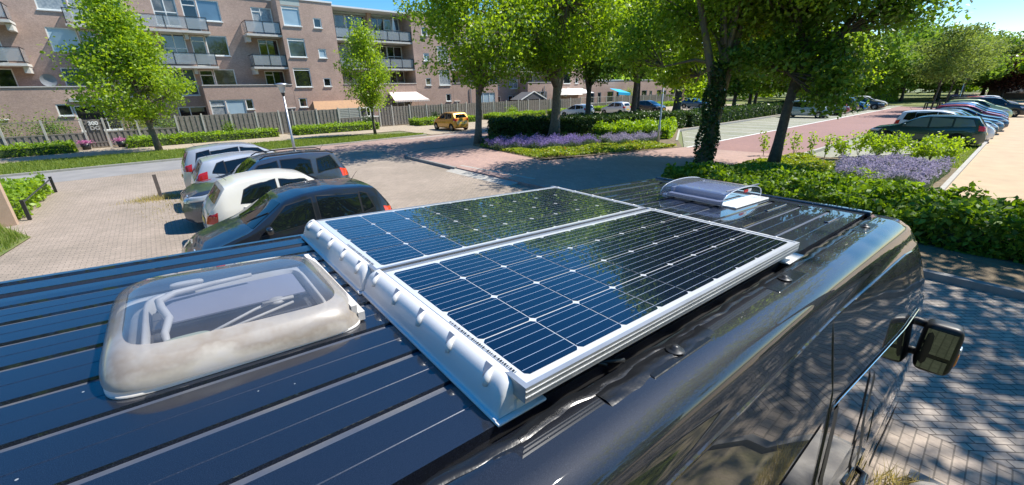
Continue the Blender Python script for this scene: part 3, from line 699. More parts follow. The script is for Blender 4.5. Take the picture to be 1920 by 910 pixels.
# flange
v, f, n = loftr([(ringpts(hx_-.004, hy_-.004, 9), 0.001), (ringpts(hx_-.004, hy_-.004, 9), .007), (ringpts(hx_-.02, hy_-.02, 9), .009), (ringpts(.205, .205, 7), .010), (ringpts(.200, .200, 7), .036), (ringpts(.192, .192, 7), .036), (ringpts(.19, .19, 7), -.03)])
M['oldwhite'] = mat('aged_white_plastic', (.70, .68, .66), .45, noise=(6, 6, (.58, .53, .46), .4, .7))
obj('base_frame', (v, f), M['oldwhite'], sk, True)
# skirt: milky, brown-stained acrylic
def skirtmat():
    m = bpy.data.materials.new('stained_acrylic'); m.use_nodes = True; t = m.node_tree; out = t.nodes['Material Output']; p = t.nodes['Principled BSDF']
    tc = t.nodes.new('ShaderNodeTexCoord'); sp = t.nodes.new('ShaderNodeSeparateXYZ'); t.links.new(tc.outputs['Object'], sp.inputs[0])
    n = t.nodes.new('ShaderNodeTexNoise'); n.inputs['Scale'].default_value = 4.5; n.inputs['Detail'].default_value = 5; n.inputs['Roughness'].default_value = .65; t.links.new(tc.outputs['Object'], n.inputs[0])
    ad = t.nodes.new('ShaderNodeMath'); ad.operation = 'MULTIPLY_ADD'; ad.inputs[1].default_value = 4.5; t.links.new(sp.outputs['Z'], ad.inputs[0]); t.links.new(n.outputs['Fac'], ad.inputs[2])
    r = t.nodes.new('ShaderNodeValToRGB'); e = r.color_ramp.elements
    e[0].position = .40; e[0].color = (.58, .57, .58, 1); e[1].position = 1.1 if False else 1.0; e[1].color = (.33, .32, .32, 1)
    for ps, c_ in ((.56, (.55, .51, .45, 1)), (.70, (.34, .29, .24, 1)), (.84, (.42, .39, .36, 1))): q = e.new(ps); q.color = c_
    t.links.new(ad.outputs[0], r.inputs[0]); t.links.new(r.outputs[0], p.inputs['Base Color']); p.inputs['Roughness'].default_value = .35
    p.inputs['Coat Weight'].default_value = .8; p.inputs['Coat Roughness'].default_value = .06
    tr = t.nodes.new('ShaderNodeBsdfTransparent'); tl = t.nodes.new('ShaderNodeBsdfTranslucent'); t.links.new(r.outputs[0], tl.inputs[0])
    m1 = t.nodes.new('ShaderNodeMixShader'); m1.inputs[0].default_value = .22; t.links.new(p.outputs[0], m1.inputs[1]); t.links.new(tl.outputs[0], m1.inputs[2])
    m2 = t.nodes.new('ShaderNodeMixShader'); wy = t.nodes.new('ShaderNodeMapRange'); wy.inputs['From Min'].default_value = -.15; wy.inputs['From Max'].default_value = .20; wy.inputs['To Min'].default_value = .12; wy.inputs['To Max'].default_value = .80; t.links.new(sp.outputs['Y'], wy.inputs[0]); t.links.new(wy.outputs[0], m2.inputs[0]); tr.inputs[0].default_value = (.72, .72, .70, 1); t.links.new(m1.outputs[0], m2.inputs[1]); t.links.new(tr.outputs[0], m2.inputs[2])
    t.links.new(m2.outputs[0], out.inputs[0]); return m
M['skirt'] = skirtmat()
rings = [(ringpts(hx_, hy_, 7), tilt(.010)), (ringpts(hx_, hy_, 7), tilt(.018)), (ringpts(hx_-.002, hy_-.002, 6.5), tilt(.030)), (ringpts(hx_-.008, hy_-.010, 6), tilt(.046)), (ringpts(hx_-.018, hy_-.022, 6), tilt(.060)), (ringpts(hx_-.032, hy_-.038, 6), tilt(.071)), (ringpts(hx_-.046, hy_-.055, 6), tilt(.077))]
v, f, n = loftr(rings); obj('dome_skirt', (v, f), M['skirt'], sk, True)
M['smoke'] = gm('smoked_clear_acrylic', (.66, .69, .74), .02, 1.7)
t_ = M['smoke'].node_tree; ou = t_.nodes['Material Output']; sh_ = ou.inputs[0].links[0].from_socket
df = t_.nodes.new('ShaderNodeBsdfDiffuse'); df.inputs[0].default_value = (.55, .57, .62, 1); mx_ = t_.nodes.new('ShaderNodeMixShader')
ns_ = t_.nodes.new('ShaderNodeTexNoise'); ns_.inputs['Scale'].default_value = 6; ns_.inputs['Detail'].default_value = 6; mr_ = t_.nodes.new('ShaderNodeMapRange'); mr_.inputs['To Min'].default_value = .02; mr_.inputs['To Max'].default_value = .10
tc_ = t_.nodes.new('ShaderNodeTexCoord'); t_.links.new(tc_.outputs['Object'], ns_.inputs[0]); t_.links.new(ns_.outputs['Fac'], mr_.inputs[0]); t_.links.new(mr_.outputs[0], mx_.inputs[0])
t_.links.new(sh_, mx_.inputs[1]); t_.links.new(df.outputs[0], mx_.inputs[2]); t_.links.new(mx_.outputs[0], ou.inputs[0])
rings = [(ringpts(hx_-.046, hy_-.055, 6), tilt(.0775)), (ringpts(hx_-.050, hy_-.059, 6), tilt(.0805)), (ringpts(hx_-.085, hy_-.095, 5), tilt(.0855)), (ringpts(.10, .10, 4), tilt(.088)), (ringpts(.02, .02, 3), tilt(.089))]
v, f, n = loftr(rings); f.append(tuple(len(v)-n+k for k in range(n))); obj('dome_top', (v, f), M['smoke'], sk, True)
# interior: hole, blind, tube, catches
b = MB(); b.box(-.19, .19, -.19, .19, -.008, -.004); obj('opening_shade', b.vf, M['black'], sk)
b = MB(); b.box(-.165, .175, .0, .178, .020, .024); obj('blind', b.vf, mat('lilac_grey_blind', (.30, .30, .36), .6, noise=(4, 4, (.30, .30, .36), .3, .7)), sk)
b = MB(); b.tube([(-.15, -.165, .040), (-.155, -.10, .045), (-.145, -.03, .05), (-.16, .05, .05), (-.165, .10, .05), (-.13, .14, .05), (-.04, .155, .05), (.06, .16, .052)], [.006, .008, .009, .010, .010, .009, .008, .006], 10); obj('inner_tube', b.vf, M['oldwhite'], sk, True)
b = MB(); b.v, b.f = rbox((-.115, -.165, .045), (.09, .028, .022), .6); obj('catch', b.vf, mat('greenish_plastic', (.42, .47, .38), .45), sk, True)
b = MB(); b.v, b.f = rbox((-.10, .175, .058), (.08, .022, .016), .6); obj('catch', b.vf, M['oldwhite'], sk, True)
b = MB(); b.tube([(-.07, -.16, .045), (.03, -.10, .05), (.10, -.07, .052)], .004, 8); b.tube([(-.05, -.17, .045), (.12, -.11, .05)], .004, 6); b.lathe([(0, .008), (.018, .006), (.022, .0), (.012, -.006)], (.085, -.085, .052), 12); b.box(.05, .125, -.10, -.09, .055, .062); obj('stay_arm', b.vf, M['oldwhite'], sk, True)
b = MB(); b.box(.235, .250, -.235, .255, .005, .052); b.box(.250, .268, -.24, .26, .005, .030); obj('hinge_rail', b.vf, M['oldwhite'], sk)

fan = vthing('roof_fan', 'clear arched roof fan with red and white badge, beyond the solar panels', 'roof vent', (2.44, .13, -.08))
b = MB(); b.box(-.25, .28, -.24, .27, 0, .012); o = obj('base_frame', b.vf, M['abs'], fan); q = o.modifiers.new('b', 'BEVEL'); q.width = .008; q.segments = 2
# barrel-shaped clear cover
v = []; f = []; nx = 26; x0_, x1_ = -.32, .28
for yy in (-.18, .24):
    for i in range(nx+1):
        a = math.pi*i/nx; v.append(((x0_+x1_)/2-(x1_-x0_)/2*math.cos(a), yy, .014+.090*max(0, math.sin(a))**.6))
for i in range(nx): f.append((i, i+1, nx+1+i+1, nx+1+i))
f.append(tuple(range(nx+1))); f.append(tuple(range(nx+1, 2*nx+2))[::-1])
M['bluish'] = gm('tinted_acrylic', (.70, .75, .86), .03, 1.38)
t_ = M['bluish'].node_tree; ou = t_.nodes['Material Output']; sh_ = ou.inputs[0].links[0].from_socket
df = t_.nodes.new('ShaderNodeBsdfDiffuse'); df.inputs[0].default_value = (.50, .54, .62, 1); mx_ = t_.nodes.new('ShaderNodeMixShader'); mx_.inputs[0].default_value = .10
t_.links.new(sh_, mx_.inputs[1]); t_.links.new(df.outputs[0], mx_.inputs[2]); t_.links.new(mx_.outputs[0], ou.inputs[0])
o = obj('cover', (v, f), M['bluish'], fan)
M['cedge'] = mat('acrylic_edge', (.62, .66, .74), .2, coat=1)
for yy in (-.181, .241):
    b = MB(); pts_ = [((x0_+x1_)/2-(x1_-x0_)/2*math.cos(math.pi*i/nx), yy, .014+.091*max(0, math.sin(math.pi*i/nx))**.6) for i in range(nx+1)]; b.tube(pts_, .0025, 6); obj('cover_edge', b.vf, M['cedge'], fan, True)
M['fanbody'] = mat('blue_grey_plastic', (.13, .18, .30), .5); M['fangrey'] = mat('grey_plastic', (.30, .31, .36), .5)
b = MB(); b.box(-.20, .16, -.13, .21, .012, .074); o = obj('fan_housing', b.vf, M['fanbody'], fan); q = o.modifiers.new('b', 'BEVEL'); q.width = .02; q.segments = 3
b = MB()
for k in range(4): b.box(-.26+k*.0, .24, -.172+k*.0, -.165, .020+k*.026, .026+k*.026)
for k in range(5): b.box(-.20+k*.1, -.194+k*.1, -.172, -.165, .02, .10)
obj('side_grille', b.vf, M['fangrey'], fan)
b = MB(); b.quad((-.02, -.1835, .07), (.035, -.1835, .07), (.035, -.1835, .088), (-.02, -.1835, .088)); obj('badge', b.vf, mat('red_badge', (.6, .02, .02), .4), fan)
b = MB(); b.quad((.038, -.1835, .072), (.085, -.1835, .072), (.085, -.1835, .090), (.038, -.1835, .090)); obj('badge', b.vf, M['white'], fan)
b = MB(); b.box(-.27, -.17, -.15, .22, .012, .03); b.box(-.2, .2, .215, .235, .012, .06); obj('louvre', b.vf, M['fangrey'], fan)

# ------------------------------------------------------------------ apartment building
YM, YF = 46.2, 44.3        # main facade plane, projecting pier plane
bld = thing('apartment_building', 'long four-storey pinkish brick apartment block with glass balconies behind the fence', 'building', (19.7, 50, 0))
BL = Vector((19.7, 50, 0))
def bobj(name, mb, m, parent=None, smooth=False):
    v, f = mb.vf
    if parent is None or parent is bld: v = [(p[0]-BL.x, p[1]-BL.y, p[2]-BL.z) for p in v]; return obj(name, (v, f), m, bld, smooth)
    v = [(p[0]-BL.x, p[1]-BL.y, p[2]-BL.z) for p in v]; return obj(name, (v, f), m, parent, smooth)
def wall(mb, x0, x1, z0, z1, y, ops, depth=.14):
    """front face at y with rectangular openings (x0,x1,z0,z1), with reveals"""
    X = sorted({x0, x1, *[v for o_ in ops for v in o_[:2]]}); Z = sorted({z0, z1, *[v for o_ in ops for v in o_[2:4]]})
    for a, b in zip(X[:-1], X[1:]):
        for c, d in zip(Z[:-1], Z[1:]):
            mx_, mz = (a+b)/2, (c+d)/2
            if any(o_[0] < mx_ < o_[1] and o_[2] < mz < o_[3] for o_ in ops): continue
            mb.quad((a, y, c), (b, y, c), (b, y, d), (a, y, d))
    for a, b, c, d in [o_[:4] for o_ in ops]:
        mb.quad((a, y, c), (a, y, d), (a, y+depth, d), (a, y+depth, c)); mb.quad((b, y, c), (b, y+depth, c), (b, y+depth, d), (b, y, d))
        mb.quad((a, y, d), (b, y, d), (b, y+depth, d), (a, y+depth, d)); mb.quad((a, y, c), (a, y+depth, c), (b, y+depth, c), (b, y, c))
def window(x0, x1, z0, z1, y, vbars=(), hbars=(), glass='winglass', fw_=.075, sill=True, door=False, name=None):
    y += .08; b = MB()
    b.box(x0, x1, y-.05, y+.03, z0, z0+fw_); b.box(x0, x1, y-.05, y+.03, z1-fw_, z1); b.box(x0, x0+fw_, y-.05, y+.03, z0+fw_, z1-fw_); b.box(x1-fw_, x1, y-.05, y+.03, z0+fw_, z1-fw_)
    for v_ in vbars: b.box(v_-fw_*.45, v_+fw_*.45, y-.045, y+.03, z0+fw_, z1-fw_)
    for h_ in hbars:
        if isinstance(h_, tuple): b.box(h_[1]+.03, h_[2]-.03, y-.04, y+.03, h_[0]-.035, h_[0]+.035)
        else: b.box(x0+fw_, x1-fw_, y-.04, y+.03, h_-.035, h_+.035)
    if sill: b.box(x0-.04, x1+.04, y-.16, y-.05, z0-.06, z0+.015)
    fr = bobj(name or ('balcony_door' if door else 'window'), b, M['frame'])
    if (x1-x0) > .8: glass = (glass, glass, 'wincurtain', glass, 'winwarm', 'windark', glass)[int(abs(x0)*37+z0*11) % 7]
    g_ = MB(); g_.box(x0+.02, x1-.02, y, y+.02, z0+.02, z1-.02); bobj('pane', g_, M[glass], fr)
    return fr
def rail(x0, x1, y, z, posts=3, side_l=None, side_r=None):
    """balcony: slab at z, glass railing in front at y, slab back to the facade"""
    yb = side_l
    s_ = MB(); s_.box(x0-.08, x1+.08, y-.06, yb, z-.17, z); sl_ = bobj('balcony', s_, M['slab'])
    r = MB(); r.bar((x0, y, z+1.0), (x1, y, z+1.0), .05, .04); r.bar((x0, y, z+.10), (x1, y, z+.10), .04, .04)
    for i in range(posts+1): xx = x0+(x1-x0)*i/posts; r.bar((xx, y, z), (xx, y, z+1.0), .045, .045)
    g_ = MB(); g_.box(x0+.03, x1-.03, y-.005, y+.005, z+.14, z+.96)
    for xx, on in ((x0, 1), (x1, 1)):
        if yb-y > .5: r.bar((xx, y, z+1.0), (xx, yb-.02, z+1.0), .04, .04); r.bar((xx, y, z+.1), (xx, yb-.02, z+.1), .04, .04); g_.box(xx-.004, xx+.004, y+.03, yb-.03, z+.14, z+.96)
    bobj('railing', r, M['darkm'], sl_); bobj('railing_glass', g_, M['railglass'], sl_)
    return sl_
wl = MB()
FL = (2.85, 5.62, 8.27)   # floor levels
def flatunit(c, s):
    """three-bay flat facade with a wide projecting balcony; c = centre x, s=+1/-1 mirror"""
    ops = []
    def op(a, b, z0, z1, **k):
        x0, x1 = sorted((c+s*a, c+s*b)); ops.append((x0, x1, z0, z1)); return x0, x1
    i = 0
    for zb, zt in ((3.0, 5.46), (5.67, 8.12), (8.32, 10.80)):
        for m_ in (-1, 1):
            g_ = ('winglass', 'winblind')[(i+(m_ > 0)) % 3 == 2]; i += 1
            x0, x1 = op(m_*3.88, m_*5.46, zt-1.58, zt); window(x0, x1, zt-1.58, zt, YM, glass=g_)
            x0, x1 = op(m_*2.85, m_*3.83, zb, zt-.08); window(x0, x1, zb, zt-.08, YM, hbars=(zt-.50,), sill=False, door=True, glass='winblind' if i % 4 == 1 else 'windark')
            x0, x1 = op(m_*.95, m_*2.50, zb+.35, zt); window(x0, x1, zb+.35, zt, YM, vbars=((x0+x1)/2,), hbars=(zb+1.35,), glass=('winblind' if i % 3 == 0 else 'winglass'))
    for m_ in (-1, 1):
        x0, x1 = op(m_*.7, m_*2.9, .9, 2.45); window(x0, x1, .9, 2.45, YM, vbars=(x0+.8,), glass='windark')
    for z in (FL[1], FL[2]): rail(c-4.15, c+4.15, 44.9, z, 6, YM)
    for z in (FL[1]-.17, FL[2]-.17):
        [bobj('balcony_bracket', MB().box(c+q-.12, c+q+.12, 45.3, YM, z-.42, z-.005), M['slab']) for q in (2.6, -2.6)]
    return ops
def pier(c, s):
    """projecting brick pier; local x 0..4.75 from the balcony side"""
    x_ = lambda a: c+s*a
    ops = []
    def op(a, b, z0, z1): x0, x1 = sorted((x_(a), x_(b))); ops.append((x0, x1, z0, z1)); return x0, x1
    for k, (z0, z1) in enumerate(((3.88, 5.56), (6.47, 8.06), (9.05, 10.64))):
        x0, x1 = op(.30, 1.78, z0, z1); window(x0, x1, z0, z1, YF, hbars=(z1-.20,), glass=('windark', 'winglass', 'winblind')[k])
        x0, x1 = op(2.86, 3.58, z0+.02 if k < 1 else z0-.02, z0+.80); window(x0, x1, z0+.02 if k < 1 else z0-.02, z0+.80, YF, fw_=.09, glass='windark' if k != 1 else 'winblind')
    for a in (-.85, .31): x0, x1 = op(a, a+.73, 2.08, 2.92); window(x0, x1, 2.08, 2.92, YF, fw_=.09, glass='windark')
    X0, X1 = sorted((x_(0), x_(4.77)))
    wall(wl, X0, X1, 0, 11.2, YF, [o_ for o_ in ops if o_[1] <= X1+.01 and o_[0] >= X0-.01])
    for xx in (X0, X1): wl.quad((xx, YF, 0), (xx, YM+.5, 0), (xx, YM+.5, 11.2), (xx, YF, 11.2))
    b = MB(); b.box(X0-.05, X1+.05, YF-.06, 57, 11.2, 11.34); bobj('roof', b, M['white'])
    b = MB(); b.box(X0+.32*1, X0+1.9, YF-.004, YF+.01, 10.70, 11.19) if s > 0 else b.box(X1-1.9, X1-.32, YF-.004, YF+.01, 10.70, 11.19); bobj('fascia_panel', b, M['greyp'])
    return ops
def recessed(c, s):
    """narrow balcony stack next to the pier, local x from 0 (pier) outwards to 2.7"""
    ops = []
    for z in (FL[1], FL[2]):
        x0, x1 = sorted((c, c-s*2.72)); rail(x0+.04, x1-.04, YF+.2, z, 2, YM)
        b = MB(); b.box((x0 if s > 0 else x1-.3), (x0+.3 if s > 0 else x1), 45.0, YM, z-.6, z-.18); bobj('balcony_bracket', b, M['slab'])
    for zb, zt in ((3.0, 5.36), (5.67, 8.02), (8.32, 10.60)):
        x0, x1 = sorted((c-s*.08, c-s*1.72)); ops.append((x0, x1, zb, zt)); window(x0, x1, zb, zt, YM, vbars=((x0+x1)/2-.1,), hbars=((zt-.35, x0, (x0+x1)/2-.1), (zb+1.0, (x0+x1)/2-.1, x1)), sill=False, door=True, glass='windark' if zb < 8 else 'winglass')
    return ops
def loggia(x0, x1, mir=False):
    """wide recess between two piers with glazed fronts, continuous balconies"""
    fx = (lambda a: x0+x1-a) if mir else (lambda a: a)
    for zb, zt in ((3.0, 5.46), (5.67, 8.0), (8.32, 10.74)):
        wl2 = []
        def rng(a, b): return tuple(sorted((fx(x0+a), fx(x0+b))))
        for a, b, vb, hb, g_ in ((.35, 1.9, (.9,), (1.2,), 'winglass'), (1.9, 4.0, (2.0, 2.9), (), 'winglass'), (4.55, 6.1, (5.4,), (1.2,), 'winblind'), (6.1, 7.85, (6.9,), (1.3,), 'winglass')):
            a_, b_ = rng(a, b); window(a_, b_, zb+.02, zt, YM+.35, vbars=[fx(x0+q) for q in vb], hbars=[zb+q for q in hb], sill=False, name='balcony_glazing', glass=g_ if zb > 8 else 'windark')
        wl.quad((x0, YM+.5, zb-.15), (x1, YM+.5, zb-.15), (x1, YM+.5, zt+.25), (x0, YM+.5, zt+.25))
        m_ = (x0+x1)/2; 
    m_ = fx(x0+4.25); wl.quad(*[(m_-.22, YM-.3, 2.9), (m_+.22, YM-.3, 2.9), (m_+.22, YM-.3, 11), (m_-.22, YM-.3, 11)]); wl.quad((m_-.22, YM-.3, 2.9), (m_-.22, YM-.3, 11), (m_-.22, YM+.5, 11), (m_-.22, YM+.5, 2.9))
    for z in (FL[1], FL[2]): rail(x0+.06, x1-.06, YF+.15, z, 6, YM+.45)
    b = MB(); b.box(x0, x1, YF+.05, 57, 10.98, 11.12); bobj('roof', b, M['white']); b = MB(); b.box(x0+.01, x1-.01, YM+.0, YM+.2, 10.74, 10.97); bobj('fascia_panel', b, M['greyp'])
def ground_ext(x0, x1, ops):
    for o_ in ops: window(o_[0], o_[1], o_[2], o_[3], YF, vbars=o_[4] if len(o_) > 4 else (), hbars=o_[5] if len(o_) > 5 else (), glass=o_[6] if len(o_) > 6 else 'windark')
    wall(wl, x0, x1, 0, 4.08, YF, [o_[:4] for o_ in ops])
    for xx in (x0, x1): wl.quad((xx, YF, 0), (xx, YM, 0), (xx, YM, 4.08), (xx, YF, 4.08))
    wl.quad((x0, YF+.25, 3.1), (x1, YF+.25, 3.1), (x1, YF+.25, 4.08), (x0, YF+.25, 4.08)); wl.quad((x0, YF, 2.95), (x0, YM, 2.95), (x1, YM, 2.95), (x1, YF, 2.95))
    b = MB(); b.box(x0-.04, x1+.04, YF-.05, YF+.28, 4.08, 4.15); bobj('parapet_coping', b, M['slab'])
c1, c2 = 1.32, 38.04
ops = flatunit(c1, 1)+recessed(10.86, 1)+recessed(-8.22, -1)
wall(wl, -10.0, 10.86, 0, 11.25, YM, ops)
ops = flatunit(c2, -1)+recessed(28.5, -1)+recessed(47.58, 1)
wall(wl, 28.5, 47.58, 0, 11.25, YM, ops)
for x0, x1 in ((-10, 10.86), (28.5, 47.58)):
    b = MB(); b.box(x0, x1, YM-.06, 57, 11.25, 11.38); bobj('roof', b, M['white'])
pier(10.86, 1); pier(28.50, -1); pier(47.58, 1); pier(-8.22, -1)
loggia(15.63, 23.73); loggia(-21.1, -12.99, True)
wl.quad((-21, YM+.6, 0), (-10, YM+.6, 0), (-10, YM+.6, 11), (-21, YM+.6, 11))
ground_ext(-8.22, -1.45, [(-4.9, -4.12, 2.14, 2.95), (-4.05, -1.72, 1.0, 2.80, (-2.5,), (), 'windark')])
ground_ext(3.98, 10.84, [(4.15, 5.25, .9, 2.94, (), (2.45,)), (5.28, 6.75, 1.5, 2.94, (), (), 'winblind'), (6.78, 7.36, 2.08, 2.94)])
ground_ext(15.65, 23.71, [(16.9, 18.4, .9, 2.9, (17.6,)), (20.4, 22.8, .5, 2.35, (21.2, 22.0))])
ground_ext(28.52, 35.4, [(32.0, 34.9, .9, 2.94, (33.0, 34.0), (), 'winblind')])
ground_ext(40.7, 47.56, [(42.2, 44.4, .9, 2.9, (43.1,))])
# rest of the volume (sides, back, lower wing to the right)
wl.quad((52.35, YF, 0), (52.35, 57, 0), (52.35, 57, 11.2), (52.35, YF, 11.2)); wl.quad((-21, 57, 0), (52.35, 57, 0), (52.35, 57, 11.2), (-21, 57, 11.2))
bobj('wall', wl, M['brick'])
b = MB()
for xx in (-1.2, 31.0, 43.8): b.tube([(xx, YF-.1, 0), (xx, YF-.1, 3.6)], .06, 8)
b.tube([(30.6, YM-.1, 0), (30.6, YM-.1, 11)], .06, 8); bobj('drain_pipe', b, M['galv'])
aw = MB(); aw.quad((20.3, YF-.02, 3.25), (23.6, YF-.02, 3.25), (24.0, 42.2, 2.42), (19.9, 42.2, 2.42)); aw.box(19.9, 24.0, 42.14, 42.2, 2.25, 2.42)
mm = mat('striped_awning', (.72, .66, .58), .8); t_ = mm.node_tree; w_ = t_.nodes.new('ShaderNodeTexWave'); w_.inputs['Scale'].default_value = 1.6; tc_ = t_.nodes.new('ShaderNodeTexCoord'); t_.links.new(tc_.outputs['Object'], w_.inputs[0]); r_2 = t_.nodes.new('ShaderNodeValToRGB'); r_2.color_ramp.elements[0].color = (.55, .42, .36, 1); r_2.color_ramp.elements[1].color = (.78, .74, .68, 1); r_2.color_ramp.elements[0].position = .3; t_.links.new(w_.outputs['Fac'], r_2.inputs[0]); t_.links.new(r_2.outputs[0], t_.nodes['Principled BSDF'].inputs['Base Color'])
bobj('awning', aw, mm)
aw = MB(); aw.box(-4.1, -1.72, YF-.22, YF-.0, 3.08, 3.30); bobj('rolled_awning', aw, M['greyp'])
aw = MB(); aw.quad((46.5, YF-.02, 3.2), (52, YF-.02, 3.2), (52.2, 41.9, 2.5), (46.3, 41.9, 2.5)); bobj('awning', aw, M['white'])
# low houses further along
lw = thing('row_house', 'low brick house row continuing to the right of the apartment block', 'building', (64, 50, 0)); LWO = Vector((64, 50, 0))
def lobj(name, mb, m, parent=None): v, f = mb.vf; return obj(name, ([(p[0]-64, p[1]-50, p[2]) for p in v], f), m, parent or lw)
hb = MB(); ops = []
for k in range(6): ops += [(53.5+k*5, 55.2+k*5, .9, 2.6), (56.0+k*5, 56.9+k*5, .3, 2.5)]
wall(hb, 52.4, 84, 0, 4.3, YF, ops); hb.quad((52.4, YF, 4.3), (84, YF, 4.3), (84, 57, 4.3), (52.4, 57, 4.3)); hb.quad((84, YF, 0), (84, 57, 0), (84, 57, 4.3), (84, YF, 4.3)); lobj('wall', hb, M['brick'])
for o_ in ops:
    b = MB(); b.box(o_[0], o_[1], YF+.04, YF+.1, o_[2], o_[2]+.08); b.box(o_[0], o_[1], YF+.04, YF+.1, o_[3]-.08, o_[3]); b.box(o_[0], o_[0]+.08, YF+.04, YF+.1, o_[2]+.08, o_[3]-.08); b.box(o_[1]-.08, o_[1], YF+.04, YF+.1, o_[2]+.08, o_[3]-.08)
    fr = lobj('window', b, M['frame']); b = MB(); b.box(o_[0]+.03, o_[1]-.03, YF+.1, YF+.12, o_[2]+.03, o_[3]-.03); lobj('pane', b, M['windark'], fr)
b = MB(); b.box(52.4, 84.1, YF-.06, 57, 4.3, 4.4); lobj('roof', b, M['white'])

# ------------------------------------------------------------------ garden fence along Y=41
fen = thing('garden_fence', 'long weathered wooden garden fence with pale concrete posts in front of the apartment block', 'fence', (20, 41, 0)); FO = Vector((20, 41, 0))
def fobj(name, mb, m, parent=None, o=FO): v, f = mb.vf; return obj(name, ([(p[0]-o.x, p[1]-o.y, p[2]-o.z) for p in v], f), m, parent or fen)
posts = [-9.2, -7.35, -5.49, -3.63, -2.56, -.82, 1.46, 3.1, 4.98, 6.79, 8.51, 9.65, 11.62, 13.55, 15.62, 17.54, 18.9, 20.86, 22.86, 24.78, 26.8, 28.0, 30, 32, 34, 36, 37.67, 39.7, 41.7, 43.7, 45.8, 48, 50, 52, 54, 56, 58, 60, 62, 64, 66, 68, 70, 72, 74]
def boards(mb, x0, x1, z0, z1, step=.155):
    n = max(3, int((x1-x0)/step)); 
    for i in range(n):
        a = x0+(x1-x0)*i/n; yy = 41-.022 if i % 2 else 41+.012; dz = .012*math.sin(i*7.3+x0)
        mb.box(a+.006-(.012 if i % 2 else 0), a+(x1-x0)/n-.006+(.012 if i % 2 else 0), yy-.009, yy+.009, z0, z1+dz)
for i, x in enumerate(posts):
    b = MB(); b.box(x-.055, x+.055, 40.94, 41.06, 0, 1.98); b.box(x-.03, x+.03, 40.97, 41.03, 1.98, 2.01); fobj('post', b, M['post'])
meshmat = mat('wire_mesh', (.35, .37, .33), .5, .5)
for x0, x1 in zip(posts[:-1], posts[1:]):
    a, c = x0+.06, x1-.06
    if abs(x0+3.63) < .01: continue
    if x1 <= 1.5 or 55 > x0 > 47.9:
        b = MB(); boards(b, a, c, .12, 1.02); fobj('panel', b, M['wood'])
        b = MB(); b.box(a, c, 40.96, 41.04, 1.02, 1.10); b.box(a, c, 40.97, 41.03, 1.88, 1.93)
        p_ = fobj('mesh_panel_frame', b, M['post'] if x0 > 40 else M['wood'])
        b = MB(); k = a+.1
        while k < c: b.bar((k, 41, 1.10), (k, 41, 1.88), .008, .008); k += .12
        k = 1.2
        while k < 1.86: b.bar((a, 40.992, k), (c, 40.992, k), .008, .008); k += .12
        fobj('wire_mesh', b, meshmat, p_)
    elif 13.5 < x0 < 13.6:
        b = MB(); boards(b, a, c, .12, .98); fobj('panel', b, M['wood']); b = MB()
        for k in range(6): b.box(a, c, 40.98, 41.02, 1.05+k*.15, 1.16+k*.15)
        for k in (a, (a+c)/2-.03, c-.06): b.box(k, k+.06, 40.965, 41.035, 1.02, 1.95)
        fobj('louvre_panel', b, mat('pale_louvre_wood', (.42, .42, .39), .7))
    elif 15.5 < x0 < 17:
        b = MB(); boards(b, a, c, .12, .98); fobj('panel', b, M['wood']); b = MB(); b.box(a, c, 40.965, 41.035, .98, 1.08); b.box(a, c, 40.965, 41.035, 1.84, 1.94); b.box((a+c)/2, (a+c)/2+.08, 40.97, 41.03, 1.08, 1.84); fobj('open_frame_panel', b, M['frame'])
    else:
        b = MB(); boards(b, a, c, .08, 1.88)
        for zz in (.35, .98, 1.6): b.box(a, c, 40.990, 41.000, zz, zz+.07)
        fobj('panel', b, M['wood'] if abs(x0-17.54) > .1 and abs(x0-8.51) > .1 else M['wood2'])
gt = thing('garden_gate', 'wooden garden gate with pale house number 300 in the fence', 'gate', (-3.1, 41, 0)); GO = Vector((-3.1, 41, 0))
b = MB(); boards(b, -3.55, -2.64, .08, 1.92, .10); gv = fobj('gate_boards', b, M['wood2'], gt, GO)
b = MB(); b.box(-3.55, -2.64, 40.955, 40.966, 1.6, 1.7); b.box(-3.55, -2.64, 40.955, 40.966, .35, .45); fobj('gate_rail', b, M['wood2'], gt, GO)
def text(s_, size, name, loc, parent, m, ext=.01):
    cu = bpy.data.curves.new(name, 'FONT'); cu.body = s_; cu.size = size; cu.extrude = ext; cu.align_x = 'CENTER'; cu.offset = .012*size/.3
    to = bpy.data.objects.new(name, cu); COL.objects.link(to); dg = bpy.context.evaluated_depsgraph_get(); me = bpy.data.meshes.new_from_object(to.evaluated_get(dg))
    bpy.data.objects.remove(to); o = bpy.data.objects.new(name, me); COL.objects.link(o); me.materials.clear(); me.materials.append(m); o.parent = parent; o.location = loc; o.rotation_euler = (R(90), 0, 0); return o
text('300', .34, 'house_number', (.03, -.075, 1.56), gt, M['white']); text('DG', .34, 'gate_letters', (.05, -.075, 1.24), gt, mat('grey_letters', (.45, .44, .42), .6))

# garden sheds and clutter behind the fence
sh = thing('garden_shed', 'garden shed with orange-brown tiled roof behind the fence', 'shed', (14.2, 42.8, 0))
b = MB(); b.box(-2.3, 2.3, -1, 1, 0, 1.9); obj('shed_wall', b.vf, M['wood2'], sh)
b = MB(); b.quad((-2.5, -1.2, 1.85), (2.5, -1.2, 1.85), (2.2, 0, 2.60), (-2.2, 0, 2.60)); b.quad((2.5, 1.2, 1.85), (-2.5, 1.2, 1.85), (-2.2, 0, 2.60), (2.2, 0, 2.60)); b.quad((-2.5, 1.2, 1.85), (-2.5, -1.2, 1.85), (-2.2, 0, 2.6)); b.quad((2.5, -1.2, 1.85), (2.5, 1.2, 1.85), (2.2, 0, 2.6)); obj('shed_roof', b.vf, M['tile'], sh)
sh = thing('garden_shed', 'dark grey garden shed with white-edged gable roof behind the fence', 'shed', (39.5, 43, 0))
b = MB(); b.box(-2, 2, -1, 1, 0, 2.0); obj('shed_wall', b.vf, M['wood2'], sh)
